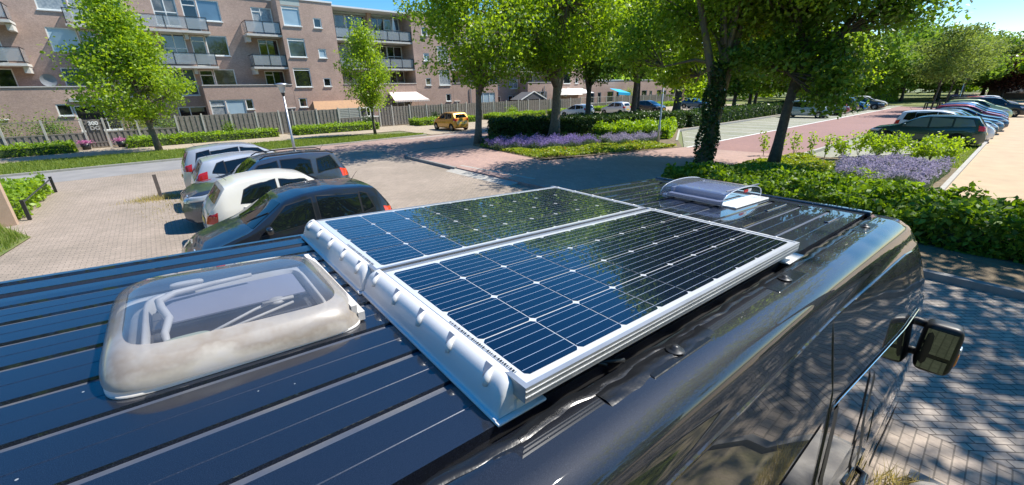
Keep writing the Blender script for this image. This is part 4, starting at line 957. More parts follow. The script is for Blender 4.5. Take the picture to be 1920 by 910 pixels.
b = MB(); b.quad((-2.2, -1.2, 1.95), (2.2, -1.2, 1.95), (0, -1.2, 2.9)); b.quad((-2.2, -1.2, 1.95), (0, -1.2, 2.9), (0, 1.2, 2.9), (-2.2, 1.2, 1.95)); b.quad((2.2, -1.2, 1.95), (2.2, 1.2, 1.95), (0, 1.2, 2.9), (0, -1.2, 2.9)); obj('shed_roof', b.vf, mat('slate', (.10, .10, .11), .8), sh)
b = MB(); b.bar((-2.3, -1.24, 1.95), (0, -1.24, 2.95), .06, .12); b.bar((2.3, -1.24, 1.95), (0, -1.24, 2.95), .06, .12); obj('barge_board', b.vf, M['white'], sh)
b = MB(); b.quad((-1.6, -1, 2.5), (1.6, -1, 2.3), (1.4, 1, 2.9), (-1.4, 1, 3.1)); b.quad((-1.6, -1, 2.5), (-1.6, -1, 2.1), (1.6, -1, 1.9), (1.6, -1, 2.3)); b.tube([(-1.5, -.9, 0), (-1.5, -.9, 2.5)], .04, 6)
ct = obj('canopy', b.vf, mat('bright_blue_tarpaulin', (.02, .42, .72), .5)); ct.location = (59.5, 42.6, 0); tag(ct, 'bright blue canopy in a garden behind the fence', 'canopy')
b = MB(); b.lathe([(2.2, 2.35), (1.1, 2.9), (.02, 3.3)], (0, 0, 0), 8); b.tube([(0, 0, 0), (0, 0, 3.3)], .03, 6)
ct = obj('parasol', b.vf, mat('cream_canvas', (.72, .68, .6), .8)); ct.location = (47.5, 43, 0); tag(ct, 'open cream parasol in a garden behind the fence', 'parasol')
pa = thing('parasol', 'closed cream parasol standing on the top balcony of the apartment block', 'parasol', (22.2, 45.3, 8.27))
b = MB(); b.lathe([(.04, .9), (.22, .95), (.20, 1.4), (.12, 2.1), (.02, 2.45)], n=10); obj('folded_canopy', b.vf, M['frame'], pa, True); b = MB(); b.tube([(0, 0, 0), (0, 0, 1)], .025, 6); obj('pole', b.vf, M['galv'], pa)
ds = thing('satellite_dish', 'grey satellite dish on the ground-floor terrace parapet', 'satellite dish', (-4.75, 44.5, 4.15))
b = MB(); b.lathe([(0, .0), (.22, -.03), (.42, -.12)], (0, 0, .38), 18, 'y'); obj('dish', b.vf, mat('grey_dish', (.22, .23, .24), .5), ds, True); b = MB(); b.tube([(0, .1, -.1), (0, .08, .4)], .03, 6); obj('bracket', b.vf, M['galv'], ds)
for i, (px, py, lb) in enumerate(((-3.75, 40.3, 'dark pot of pink flowers on the left of the garden gate'), (-1.95, 40.2, 'dark pot of pink flowers on the right of the garden gate'))):
    fp = thing('flower_pot', lb, 'flower pot', (px, py, 0)); b = MB(); b.lathe([(.01, 0), (.20, 0), (.28, .42), (.25, .42), (.2, .38), (.01, .38)], n=14); obj('pot', b.vf, M['darkm'], fp, True)
    c_ = RNG.normal(0, .5, (260, 3))*np.array([.36, .36, .14])+np.array([0, 0, .52]); obj('flowers', leaf_quads(c_, .09), leaf_mat('pink_petals', (.38, .10, .24), (.62, .28, .45), .3), fp)
# shrubs behind and against the fence
for i, (x, y, z0, z1, rx, m_, lb) in enumerate(((-8.0, 42.3, .3, 2.7, 1.6, 'leaf_olive', 'olive garden shrub behind the wire mesh part of the fence, left of the gate'), (-5.4, 42.6, .3, 2.3, 1.3, 'hedge', 'dark garden shrub behind the mesh fence just left of the gate'), (-.9, 42.4, .2, 2.7, 1.1, 'leaf_yel', 'yellow-green shrub behind the mesh fence just right of the gate'), (.9, 42.6, .2, 2.0, .9, 'hedge', 'dark green shrub behind the fence left of the young street tree trunk'),
        (4.6, 40.2, .1, 1.35, .5, 'hedge', 'small dark shrub against the fence above the low hedge'), (15.9, 40.0, .1, 1.3, .6, 'ivy', 'dark upright shrub against the louvre panel of the fence'), (23.4, 40.2, .1, 1.3, .5, 'ivy', 'dark ivy clump climbing the fence beyond the gate'), (34.3, 40.2, .1, 1.4, .7, 'leaf_mid', 'round shrub against the fence beyond the orange car'), (62, 42.5, .3, 3.4, 1.6, 'leaf_mid', 'garden shrub rising over the far end of the fence'))):
    t = thing('shrub', lb, 'shrub', (x, y, 0)); c_ = RNG.normal(0, .45, (int(900*rx), 3))*np.array([rx, min(rx, .8), (z1-z0)/2])+np.array([0, 0, (z0+z1)/2]); obj('foliage', leaf_quads(c_, .13), M[m_], t)
    b = MB()
    for k in range(5): a = k*1.26; b.tube([(0, 0, 0), (.4*rx*math.cos(a), .3*rx*math.sin(a), z1*.7)], [.03, .01], 5)
    obj('stems', b.vf, M['bark'], t)
# low light-green hedges in front of the fence
for i, (x0, x1, yf, lb) in enumerate(((-12, -4.1, 38.7, 'low bright green hedge in front of the fence left of the gate'), (-1.6, 7.8, 38.6, 'low bright green hedge in front of the fence behind the young tree on the left'), (9.1, 16.2, 38.2, 'low bright green hedge between the street lamp and the slender tree'), (17.9, 0, 0, ''), (20.3, 27.2, 38.0, 'low bright green hedge behind the orange car'), (29.8, 37.6, 37.6, 'low bright green hedge between the orange and the white hatchback'), (40.5, 45.0, 37.6, 'low bright green hedge behind the white hatchback'), (49, 58, 37.6, 'low bright green hedge behind the black hatchback'), (62, 72, 37.6, 'low bright green hedge at the far right end of the fence'))):
    if not lb: continue
    hedge('low_hedge', lb, [(x0, yf), (x1, yf-.1), (x1-.2, 40.2), (x0, 40.4)], .02, .62, M['hedge_low'], 150, .15, 'low hedge', 'low hedges along the garden fence', .08, (.03, .05, .012))

# ------------------------------------------------------------------ cars
def interp(x, pts): return float(np.interp(x, [p[0] for p in pts], [p[1] for p in pts]))
def smooth_prof(pts, r=.10):
    xs_ = np.linspace(pts[0][0], pts[-1][0], 400); ys_ = np.interp(xs_, [p[0] for p in pts], [p[1] for p in pts])
    k = max(3, int(r/(xs_[1]-xs_[0]))); ker = np.hanning(k+2)[1:-1]; ker /= ker.sum(); pad = np.pad(ys_, k, mode='edge'); sm = np.convolve(pad, ker, 'same')[k:-k]
    return xs_, sm
CT = {}
def T_(name, **k): CT[name] = k
# s = distance from the front bumper; T = top profile, B = belt line
T_('hatch', L=3.60, W=.83, T=[(0, .52), (.06, .66), (.30, .84), (.85, 1.00), (.98, 1.04), (1.62, 1.43), (1.95, 1.50), (2.5, 1.52), (3.05, 1.47), (3.22, 1.43), (3.42, 1.12), (3.50, .98), (3.56, .80), (3.60, .52)],
   B=[(0, 0.54), (0.9, 0.86), (2.3, 0.92), (3.2, 1.0), (3.6, 0.94)], wb=(.66, 3.02), wr=.29,
   sw=[[(1.13, 0.945), (2.02, 0.955), (2.02, 1.42), (1.66, 1.405)], [(2.12, 0.955), (2.86, 1.005), (2.86, 1.4), (2.12, 1.43)], [(2.9, 1.015), (3.12, 1.045), (3.02, 1.34), (2.9, 1.39)]], ws=(1.06, 1.39), rs=(1.06, 1.38), hl=(.10, .55, .66, .82), tl=(3.30, 3.56, .82, 1.05))
T_('retro', L=3.55, W=.81, T=[(0, .50), (.05, .66), (.25, .82), (.75, .96), (.92, 1.03), (1.45, 1.40), (1.8, 1.48), (2.3, 1.50), (2.8, 1.45), (3.08, 1.36), (3.28, 1.08), (3.38, .95), (3.50, .80), (3.55, .50)],
   B=[(0, 0.54), (0.9, 0.86), (2.3, 0.92), (3.2, 0.94), (3.55, 0.84)], wb=(.62, 2.92), wr=.29,
   sw=[[(1.07, 0.935), (2.02, 0.945), (2.02, 1.4), (1.58, 1.385)], [(2.12, 0.955), (2.86, 0.995), (2.7, 1.32), (2.12, 1.41)]], ws=(1.06, 1.36), rs=(1.05, 1.33), hl=(.10, .45, .64, .84), tl=(3.30, 3.50, .66, .90))
T_('fiesta', L=3.95, W=.86, T=[(0, .50), (.06, .66), (.35, .84), (1.0, 1.00), (1.12, 1.04), (1.85, 1.41), (2.15, 1.48), (2.7, 1.49), (3.3, 1.44), (3.56, 1.40), (3.72, 1.10), (3.80, .98), (3.90, .78), (3.95, .50)],
   B=[(0, 0.54), (1.0, 0.86), (2.3, 0.92), (3.4, 1.06), (3.95, 0.94)], wb=(.78, 3.27), wr=.31,
   sw=[[(1.25, 0.955), (2.25, 0.955), (2.25, 1.4), (1.86, 1.39)], [(2.33, 0.955), (3.02, 1.005), (3.02, 1.39), (2.33, 1.41)], [(3.06, 1.025), (3.4, 1.085), (3.2, 1.34), (3.06, 1.38)]], ws=(1.06, 1.38), rs=(1.10, 1.36), hl=(.15, .75, .66, .82), tl=(3.50, 3.86, .88, 1.14))
T_('mpv', L=4.05, W=.86, T=[(0, .52), (.06, .70), (.35, .92), (.85, 1.08), (1.0, 1.12), (1.75, 1.50), (2.1, 1.58), (2.8, 1.60), (3.5, 1.55), (3.72, 1.50), (3.88, 1.15), (3.95, .95), (4.0, .80), (4.05, .52)],
   B=[(0, 0.56), (0.9, 0.92), (2.3, 0.96), (3.5, 1.04), (4.05, 0.94)], wb=(.78, 3.36), wr=.30,
   sw=[[(1.2, 1.005), (2.25, 0.985), (2.25, 1.5), (1.8, 1.48)], [(2.33, 0.985), (3.12, 1.025), (3.12, 1.5), (2.33, 1.51)], [(3.17, 1.045), (3.62, 1.085), (3.5, 1.44), (3.17, 1.49)]], ws=(1.14, 1.48), rs=(1.12, 1.46), hl=(.12, .60, .70, .88), tl=(3.72, 3.98, .86, 1.10))
T_('suv', L=4.15, W=.88, T=[(0, .60), (.06, .82), (.35, .98), (1.1, 1.10), (1.22, 1.14), (1.8, 1.54), (2.1, 1.60), (3.0, 1.62), (3.6, 1.58), (3.76, 1.54), (3.98, 1.16), (4.04, .98), (4.10, .80), (4.15, .60)],
   B=[(0, 0.64), (1.0, 0.98), (2.3, 1.02), (3.4, 1.06), (4.15, 0.94)], wb=(.80, 3.32), wr=.34,
   sw=[[(1.3299999999999998, 1.045), (2.22, 1.025), (2.22, 1.51), (1.85, 1.5)], [(2.32, 1.025), (3.05, 1.045), (3.05, 1.47), (2.8, 1.52), (2.32, 1.52)], [(3.2, 1.085), (3.82, 1.125), (3.6, 1.52), (3.24, 1.49)]], ws=(1.17, 1.52), rs=(1.14, 1.50), hl=(.08, .60, .72, .92), tl=(3.80, 4.10, .90, 1.14))
T_('sedan', L=4.45, W=.86, T=[(0, .50), (.06, .66), (.35, .82), (1.1, .95), (1.25, .99), (2.0, 1.36), (2.3, 1.42), (2.8, 1.43), (3.2, 1.38), (3.72, 1.06), (3.85, 1.02), (4.30, .98), (4.40, .84), (4.45, .52)],
   B=[(0, 0.54), (1.1, 0.84), (2.5, 0.88), (3.7, 0.92), (4.45, 0.84)], wb=(.82, 3.42), wr=.31,
   sw=[[(1.4, 0.905), (2.35, 0.905), (2.35, 1.35), (2.0, 1.34)], [(2.43, 0.905), (3.15, 0.925), (3.05, 1.33), (2.43, 1.36)], [(3.2, 0.935), (3.5, 0.955), (3.2, 1.27)]], ws=(1.02, 1.33), rs=(1.06, 1.30), hl=(.12, .60, .62, .78), tl=(4.10, 4.40, .78, .96))
T_('beetle', L=4.05, W=.86, T=[(0, .52), (.06, .68), (.40, .90), (.95, 1.0), (1.1, 1.05), (1.65, 1.38), (2.0, 1.47), (2.4, 1.48), (2.9, 1.38), (3.4, 1.14), (3.7, .95), (3.95, .74), (4.05, .52)],
   B=[(0, 0.54), (1.0, 0.86), (2.3, 0.9), (3.3, 0.92), (4.05, 0.74)], wb=(.80, 3.30), wr=.32,
   sw=[[(1.25, 0.945), (2.2, 0.935), (2.2, 1.39), (1.72, 1.36)], [(2.28, 0.935), (3.0, 0.965), (2.7, 1.32), (2.28, 1.39)]], ws=(1.08, 1.34), rs=(1.06, 1.30), hl=(.12, .50, .62, .84), tl=(3.70, 3.95, .66, .84))
T_('wagon', L=4.45, W=.87, T=[(0, .52), (.06, .68), (.35, .85), (1.1, .98), (1.22, 1.02), (1.95, 1.40), (2.3, 1.47), (3.2, 1.49), (3.9, 1.44), (4.02, 1.42), (4.25, 1.08), (4.34, .96), (4.40, .80), (4.45, .52)],
   B=[(0, 0.54), (1.1, 0.87), (2.5, 0.92), (3.8, 0.98), (4.45, 0.89)], wb=(.85, 3.48), wr=.32,
   sw=[[(1.3699999999999999, 0.935), (2.35, 0.935), (2.35, 1.4), (1.98, 1.39)], [(2.43, 0.935), (3.2, 0.955), (3.2, 1.4), (2.43, 1.41)], [(3.27, 0.975), (4.02, 1.025), (3.85, 1.35), (3.27, 1.39)]], ws=(1.05, 1.37), rs=(1.07, 1.36), hl=(.12, .65, .64, .80), tl=(4.10, 4.38, .82, 1.08))
CMESH = {}
def car_meshes(kind):
    if kind in CMESH: return CMESH[kind]
    c = CT[kind]; L, W = c['L'], c['W']; tx, ty = smooth_prof(c['T'], .07); z0 = .20
    plan = lambda s_: W*(1-.30*max(0, 1-s_/.55)**2.4-.22*max(0, 1-(L-s_)/.50)**2.4)
    st = sorted(set(list(np.linspace(0, .5, 9))+list(np.linspace(.5, L-.6, 34))+list(np.linspace(L-.6, L, 16))))
    v = []; f = []
    for s_ in st:
        w_ = plan(s_); T = float(np.interp(s_, tx, ty)); Bv = min(interp(s_, c['B']), T-.035); h = T-Bv
        e = min(1, min(s_, L-s_)/.18); zb = z0+.10*(1-e); ww = w_*(.90+.10*e)
        wr_ = ww*.955-.29*min(h, .52)**1.15; wb_ = ww*.955
        half = [(0, zb), (ww*.86, zb), (ww*.955, zb+.05), (ww*.995, zb+(Bv-zb)*.33), (ww, zb+(Bv-zb)*.62), (ww*.988, zb+(Bv-zb)*.86), (wb_, Bv)]
        for k in (.3, .6, .82): half.append((wb_+(wr_-wb_)*k, Bv+h*.92*k))
        half += [(wr_-.004-.014*min(1, h*4), Bv+h*.955), (wr_*.93-.01, T-.008), (wr_*.80, T+.002), (wr_*.45, T+.014), (0, T+.02)]
        lx = L/2-s_
        ring = [(lx, -y, z) for y, z in half]+[(lx, y, z) for y, z in half[-2:0:-1]]
        v += ring; n = len(ring)
    for i in range(len(st)-1):
        for k in range(n): k2 = (k+1) % n; f.append((i*n+k, i*n+k2, (i+1)*n+k2, (i+1)*n+k))
    f.append(tuple(range(n))[::-1]); f.append(tuple((len(st)-1)*n+k for k in range(n)))
    me = bpy.data.meshes.new('car_'+kind); me.from_pydata(v, [], f); bm2 = bmesh.new(); bm2.from_mesh(me); bmesh.ops.recalc_face_normals(bm2, faces=bm2.faces); bm2.to_mesh(me); bm2.free()
    bv = BVHTree.FromPolygons([Vector(p) for p in v], f)
    # wheel arches by boolean
    tmp = bpy.data.objects.new('tmp', me); COL.objects.link(tmp); cuts = []
    for s_ in c['wb']:
        for sg in (-1, 1):
            b = MB(); n2 = 28; r = c['wr']+.055; cx = L/2-s_
            for yy in (sg*(W-.24), sg*(W+.2)):
                for k in range(n2): a = 2*math.pi*k/n2; b.v.append((cx+r*math.cos(a), yy, c['wr']+.02+r*math.sin(a)))
            for k in range(n2): k2 = (k+1) % n2; b.f.append((k, k2, n2+k2, n2+k))
            b.f.append(tuple(range(n2))[::-1]); b.f.append(tuple(range(n2, 2*n2)))
            cm_ = bpy.data.meshes.new('c'); cm_.from_pydata(b.v, [], b.f); q = bmesh.new(); q.from_mesh(cm_); bmesh.ops.recalc_face_normals(q, faces=q.faces); q.to_mesh(cm_); q.free()
            co = bpy.data.objects.new('c', cm_); COL.objects.link(co); cuts.append(co)
            md = tmp.modifiers.new('b', 'BOOLEAN'); md.object = co; md.operation = 'DIFFERENCE'; md.solver = 'EXACT'
    dg = bpy.context.evaluated_depsgraph_get(); bm3 = bpy.data.meshes.new_from_object(tmp.evaluated_get(dg))
    for co in cuts: bpy.data.objects.remove(co)
    bpy.data.objects.remove(tmp)
    bm3.polygons.foreach_set('use_smooth', [True]*len(bm3.polygons)); bm3.set_sharp_from_angle(angle=R(24))
    bm3.materials.clear(); bm3.materials.append(None)
    out = dict(body=bm3, c=c)
    def cast(o_, d):
        h = bv.ray_cast(Vector(o_), Vector(d)); return h
    def mk(name, v, f, sm=True):
        m_ = bpy.data.meshes.new(name); m_.from_pydata(v, [], f); m_.materials.append(None)
        if sm: m_.polygons.foreach_set('use_smooth', [True]*len(m_.polygons))
        return m_
    def grid_side(poly, sg, off=.006, nx=12, nz=7, inset=0):
        """convex polygon in (s,z), projected sideways on the body"""
        zs = np.linspace(min(p[1] for p in poly)+1e-4, max(p[1] for p in poly)-1e-4, nz+1); V = []; F = []
        for z in zs:
            xs_ = []
            for i in range(len(poly)):
                (a, b), (c2_, d) = poly[i], poly[(i+1) % len(poly)]
                if (b-z)*(d-z) <= 0 and b != d: xs_.append(a+(c2_-a)*(z-b)/(d-b))
            xl, xr = min(xs_), max(xs_)
            for i in range(nx+1):
                s_ = xl+(xr-xl)*i/nx; h = cast((L/2-s_, sg*2, z), (0, -sg, 0))
                for dd in (.03, .06, .1, .15, .2):
                    if h[0] is None: s2 = s_+dd*(1 if s_ < L/2 else -1); h = cast((L/2-s2, sg*2, z), (0, -sg, 0))
                p = h[0]+h[1]*off*(1 if h[1].y*sg > 0 else -1) if h[0] else Vector((L/2-s_, sg*W, z)); V.append(tuple(p))
        for j in range(nz):
            for i in range(nx): a = j*(nx+1)+i; q = (a, a+1, a+nx+2, a+nx+1); F.append(q if sg > 0 else q[::-1])
        return V, F
    def grid_end(y0a, y1a, y0b, y1b, za, zb, d, off=.006, nx=10, nz=7):
        """trapezoid in (y,z) projected from the front (d=-1) or rear (d=+1)"""
        V = []; F = []
        for j in range(nz+1):
            t_ = j/nz; z = za+(zb-za)*t_
            for i in range(nx+1):
                u = i/nx; y = (y0a*(1-u)+y1a*u)*(1-t_)+(y0b*(1-u)+y1b*u)*t_
                h = cast((-d*3, y, z), (d, 0, 0)); 
                if h[0] is None: h = cast((-d*3, y*.9, z), (d, 0, 0))
                p = h[0]+h[1]*off*(1 if h[1].x*(-d) > 0 else -1) if h[0] else Vector((-d*L/2, y, z)); V.append(tuple(p))
        for j in range(nz):
            for i in range(nx): a = j*(nx+1)+i; F.append((a, a+1, a+nx+2, a+nx+1))
        return V, F
    def grow(p, k=.022): cx_, cz_ = sum(q[0] for q in p)/len(p), sum(q[1] for q in p)/len(p); return [(q[0]+math.copysign(k, q[0]-cx_), q[1]+math.copysign(k*.9, q[1]-cz_)) for q in p]
    out['surr'] = [mk('window_seal', *grid_side(grow(p), sg, .003)) for p in c['sw'] for sg in (-1, 1)]
    out['side'] = [(mk('side_window', *grid_side(p, sg)), sg) for p in c['sw'] for sg in (-1, 1)]
    # dark surround joining the windows
    hwb = lambda z: W*.955-.0
    z0w, z1w = c['ws']; z0r, z1r = c['rs']
    yw = lambda z: max(.3, W*.955-.34*(.5)**1.15*min(1, max(0, (z-1.0)/.42))-.12)
    out['ws'] = mk('windscreen', *grid_end(-yw(z0w)-.03, yw(z0w)+.03, -yw(z1w), yw(z1w), z0w+.01, z1w, -1, nx=14))
    out['rs'] = mk('rear_window', *grid_end(-yw(z0r)+.06, yw(z0r)-.06, -yw(z1r)+.06, yw(z1r)-.06, z0r, z1r-.03, 1, nx=14))
    hs0, hs1, hz0, hz1 = c['hl']; ts0, ts1, tz0, tz1 = c['tl']
    out['hl'] = [mk('headlight', *grid_side([(hs0, hz0), (hs1*.8, hz0+.03), (hs1, hz1), (hs0+.08, hz1-.03)], sg, .007, 8, 5)) for sg in (-1, 1)]
    hv = []
    for sg in (-1, 1):
        a, b_ = sorted((sg*.40*W/.83, sg*(W-.19))); hv.append(mk('headlight', *grid_end(a, b_, a, b_, hz0+.01, hz1-.06, -1, .007, 6, 4)))
    out['hl2'] = hv
    out['tl'] = [mk('tail_light', *grid_side([(ts0+.04, tz0), (ts1, tz0), (ts1-.03, tz1-.02), (ts0, tz1)], sg, .007, 7, 5)) for sg in (-1, 1)]
    hv = []
    for sg in (-1, 1):
        a, b_ = sorted((sg*(W-.32), sg*(W-.19))); hv.append(mk('tail_light', *grid_end(a, b_, a, b_, tz0, tz1-.03, 1, .007, 5, 4)))
    out['tl2'] = hv
    out['plate_r'] = mk('number_plate', *grid_end(-.26, .26, -.26, .26, .60, .71, 1, .012, 4, 2)); out['plate_f'] = mk('number_plate', *grid_end(-.26, .26, -.26, .26, .40, .50, -1, .012, 4, 2))
    out['grille'] = mk('grille', *grid_end(-.42, .42, -.36, .36, .30, .56, -1, .006, 8, 4))
    b = MB()
    for s_ in (1.10, 2.12, 3.0):
        if s_ > c['wb'][1]-.35: continue
    out['seams'] = mk('door_seams', *(lambda: (lambda b: (b.v, b.f))(MB()))()) if False else None
    # seams
    b = MB()
    doors = [min(p[0] for p in c['sw'][0])-.02, (max(p[0] for p in c['sw'][0])+min(p[0] for p in c['sw'][1]))/2, max(p[0] for p in c['sw'][1])+.03]
    for sg in (-1, 1):
        for s_ in doors:
            P = []
            for z in np.linspace(.34, 1.0, 9):
                h = cast((L/2-s_, sg*2, z), (0, -sg, 0)); P.append(tuple(h[0]))
            if abs(s_-c['wb'][1]) > c['wr']+.05: b.tube(P, .005, 4)
    out['seams'] = mk('door_seams', b.v, b.f, False)
    out['handles'] = []
    for sg in (-1, 1):
        for s_ in doors[1:]:
            hh = cast((L/2-s_+.16, sg*2, .93), (0, -sg, 0)); 
            if hh[0] is None: continue
            b = MB(); p = hh[0]; b.tube([(p.x-.09, p.y, p.z), (p.x-.07, p.y+sg*.022, p.z), (p.x+.07, p.y+sg*.022, p.z), (p.x+.09, p.y, p.z)], .013, 6); out['handles'].append(mk('door_handle', b.v, b.f))
    # tyre + rim
    b = MB(); r = c['wr']; b.lathe([(r*.62, -.085), (r*.93, -.10), (r, -.07), (r, .07), (r*.93, .10), (r*.62, .085)], n=26, axis='y'); out['tyre'] = mk('wheel', b.v, b.f)
    b = MB()
    b.lathe([(r*.63, -.082), (r*.60, -.05), (r*.58, .0)], n=22, axis='y'); b.lathe([(.005, -.075), (.05, -.07), (.06, -.05)], n=10, axis='y')
    for k in range(7):
        a = 2*math.pi*k/7; ca, sa = math.cos(a), math.sin(a); b.bar((ca*.04, -.062, sa*.04), (ca*r*.6, -.070, sa*r*.6), .045, .03)
    out['rim'] = mk('rim', b.v, b.f, False)
    b = MB(); b.v, b.f = rbox((0, 0, 0), (.11, .19, .13), .6, 6, 8); out['mirror'] = mk('wing_mirror', b.v, b.f)
    CMESH[kind] = out; return out
def link(me, m, parent, loc=(0, 0, 0), rz=0, name=None):
    o = bpy.data.objects.new(name or me.name.split('.')[0], me); COL.objects.link(o); o.parent = parent; o.location = loc; o.rotation_euler = (0, 0, rz)
    o.material_slots[0].link = 'OBJECT'; o.material_slots[0].material = m; return o
def car(label, kind, pm, x, y, hd, group, glass=None, cat='car', detail=2, tl=None, rails=False, lowm=None, aerial=True, rim=None, tow=False):
    """hd = compass heading of the nose in degrees from +X"""
    d = car_meshes(kind); c = d['c']; L, W = c['L'], c['W']; t = thing('parked_car', label, cat, (x, y, 0), R(hd), group); glass = glass or M['carglass']
    bo = link(d['body'], pm, t, name='body')
    for m_, sg in d['side']: link(m_, glass, t)
    if detail > 1:
        for m_ in d['surr']: link(m_, M['black'], t)
    link(d['ws'], glass, t); link(d['rs'], M['carglass'], t)
    for m_ in d['hl']+d['hl2']: link(m_, M['clear_lamp'], t)
    for m_ in d['tl']+d['tl2']: link(m_, tl or M['red_lamp'], t)
    link(d['plate_r'], M['plate'], t); link(d['plate_f'], M['plate'], t); link(d['grille'], M['black'], t)
    for s_ in c['wb']:
        for sg in (-1, 1):
            w_ = link(d['tyre'], M['rubber'], t, (L/2-s_, sg*(W-.115), c['wr']), 0 if sg < 0 else math.pi); link(d['rim'], rim or M['rim'], w_)
    for sg in (-1, 1):
        s_ = min(p[0] for p in c['sw'][0])+.12; link(d['mirror'], pm if detail > 1 else M['black'], t, (L/2-s_, sg*(W*.95+.08), 1.03))
    if detail > 1:
        link(d['seams'], M['black'], t)
        for h in d['handles']: link(h, pm, t)
    if detail > 1:
        for yy in (-.35, .15):
            p0 = Vector((L/2-c['T'][3][0]-.12, yy, 1.05)); p1 = Vector((L/2-c['T'][3][0]-.48, yy+.42, 1.27)); b = MB(); b.tube([p0, p0.lerp(p1, .5)+Vector((0, 0, .015)), p1], .008, 5)
            if kind in ('hatch', 'fiesta', 'suv', 'retro'): obj('wiper', b.vf, M['black'], t)
    if aerial:
        b = MB(); zt = interp(L-.62, c['T']); b.tube([(-L/2+.62, 0, zt+.0), (-L/2+.45, 0, zt+.20)], [.006, .003], 5); obj('aerial', b.vf, M['black'], t)
    if rails:
        for sg in (-1, 1):
            b = MB(); yy = sg*.58; b.tube([(L/2-1.85, yy, 1.57), (L/2-2.0, yy, 1.645), (L/2-2.9, yy, 1.665), (L/2-3.6, yy, 1.62), (L/2-3.75, yy, 1.56)], .016, 6); obj('roof_rail', b.vf, M['black'], t)
    if kind == 'suv' and detail > 1:
        for sg in (-1, 1): b = MB(); b.box(-.85, .85, sg*W-.03 if sg > 0 else -W-.02, sg*W+.02 if sg > 0 else -W+.03, .24, .42); obj('sill_cladding', b.vf, M['black'], t)
    if lowm:
        b = MB(); b.box(-L/2-.015, -L/2+.12, -W*.70, W*.70, .22, .40); obj('rear_bumper_strip', b.vf, lowm, t)
    if tow:
        b = MB(); b.tube([(-L/2+.1, 0, .36), (-L/2-.10, 0, .34), (-L/2-.14, 0, .42)], .018, 6); b.lathe([(.005, .47), (.025, .45), (.02, .42)], (-L/2-.14, 0, 0), 8); obj('tow_hook', b.vf, M['black'], t, True)
    return t
G1 = 'cars parked side by side in the paved courtyard'
P_char = paint('charcoal_paint', (.018, .020, .025), .45); P_cream = paint('cream_white_paint', (.74, .71, .62), 0, .4); P_silver = paint('silver_paint', (.62, .63, .64), .5, .4)
P_silver2 = paint('cool_silver_paint', (.52, .53, .54), .5, .4); P_dgrey = paint('grey_suv_paint', (.12, .135, .165), .75, .3); P_orange = paint('amber_paint', (.62, .29, .025), .3); P_white = paint('white_car_paint', (.72, .74, .76), 0, .4)
P_black = paint('black_car_paint', (.012, .013, .018), .3); P_blue = paint('blue_paint', (.02, .12, .42), .4); P_navy = paint('navy_paint', (.015, .025, .07), .4); P_lblue = paint('pale_blue_silver_paint', (.33, .42, .50), .6)
P_green = paint('dark_green_paint', (.008, .045, .045), .3); P_red = paint('red_paint', (.42, .02, .03), .2); P_teal = paint('slate_blue_paint', (.05, .11, .17), .5); P_yel = paint('pale_lime_paint', (.55, .60, .28), .2); P_cyan = paint('bright_cyan_paint', (.03, .22, .55), .3); P_bronze = paint('dark_bronze_paint', (.06, .05, .05), .4)
orangel = mat('orange_red_lamp', (.70, .06, .015), .12, 0, coat=1)
car('charcoal small hatchback parked nearest the van, its nose to the left', 'hatch', P_char, 1.62, 8.45, 180, G1, tl=orangel)
car('cream white rounded small hatchback next to the charcoal one', 'retro', P_cream, 2.12, 10.95, 0, G1)
car('grey compact SUV with black roof rails, nose to the left', 'suv', P_dgrey, 2.15, 13.2, 180, G1, rails=True, tl=orangel)
car('silver hatchback with big red tail light showing its rear', 'fiesta', P_silver, 2.42, 15.55, 0, G1, tow=True)
car('silver people carrier farthest in the courtyard row', 'mpv', P_silver2, 2.38, 17.95, 0, G1)
G2 = 'cars parked at the far side of the street before the fence'
car('orange-yellow small hatchback parked before the fence', 'hatch', P_orange, 20.1, 32.0, 92, G2)
car('white hatchback parked beyond the orange one', 'fiesta', P_white, 37.6, 32.6, 95, G2, detail=1)
car('pale silver small car to the right of the white hatchback', 'hatch', P_silver, 44.5, 32.3, 92, G2, detail=1)
car('black hatchback facing the street, left of the tall lamp post', 'fiesta', P_black, 50.5, 31.2, -88, G2, detail=1)
car('dark blue saloon facing the street, right of the tall lamp post', 'sedan', P_teal, 63.0, 31.5, -90, G2, detail=1)
G3 = 'cars parked in the bays left of the red lane'
car('pale blue people carrier in the left bays behind the dark leaning trunk', 'mpv', P_lblue, 49.0, 13.1, -92, G3)
car('navy hatchback just beyond the pale blue people carrier', 'fiesta', P_navy, 53.6, 13.0, -92, G3, detail=1)
car('red hatchback half hidden by hanging leaves in the left bays', 'hatch', P_red, 56.6, 13.0, -90, G3, detail=1)
car('dark blue hatchback showing its red tail light in the left bays', 'fiesta', P_navy, 59.8, 13.2, 90, G3, detail=1)
car('bright blue small car in the left bays', 'hatch', P_cyan, 63.2, 12.7, -90, G3, detail=1)
car('dark bronze estate car, last in the left bays', 'wagon', P_bronze, 66.5, 12.2, -90, G3, detail=1)
car('white car last in the left bays beyond the dark bronze estate', 'fiesta', P_white, 69.0, 12.2, -90, G3, detail=1)
G4 = 'cars parked in the bays right of the red lane'
car('dark green hatchback behind the lavender, first in the right row', 'wagon', P_green, 30.6, 2.75, 90, G4, glass=M['carglass2'])
car('white people carrier behind the dark green one', 'mpv', P_white, 33.3, 2.35, -90, G4)
car('near-black rounded car behind the white people carrier', 'beetle', P_teal if False else P_black, 36.0, 2.3, -90, G4)
car('slate blue saloon, fourth in the right row', 'sedan', P_teal, 38.7, 2.35, -90, G4)
car('dark navy saloon between the slate blue and the red car', 'sedan', P_navy, 41.3, 2.2, -90, G4, detail=1)
car('red hatchback in the right row', 'fiesta', P_red, 44.0, 2.0, -90, G4, detail=1)
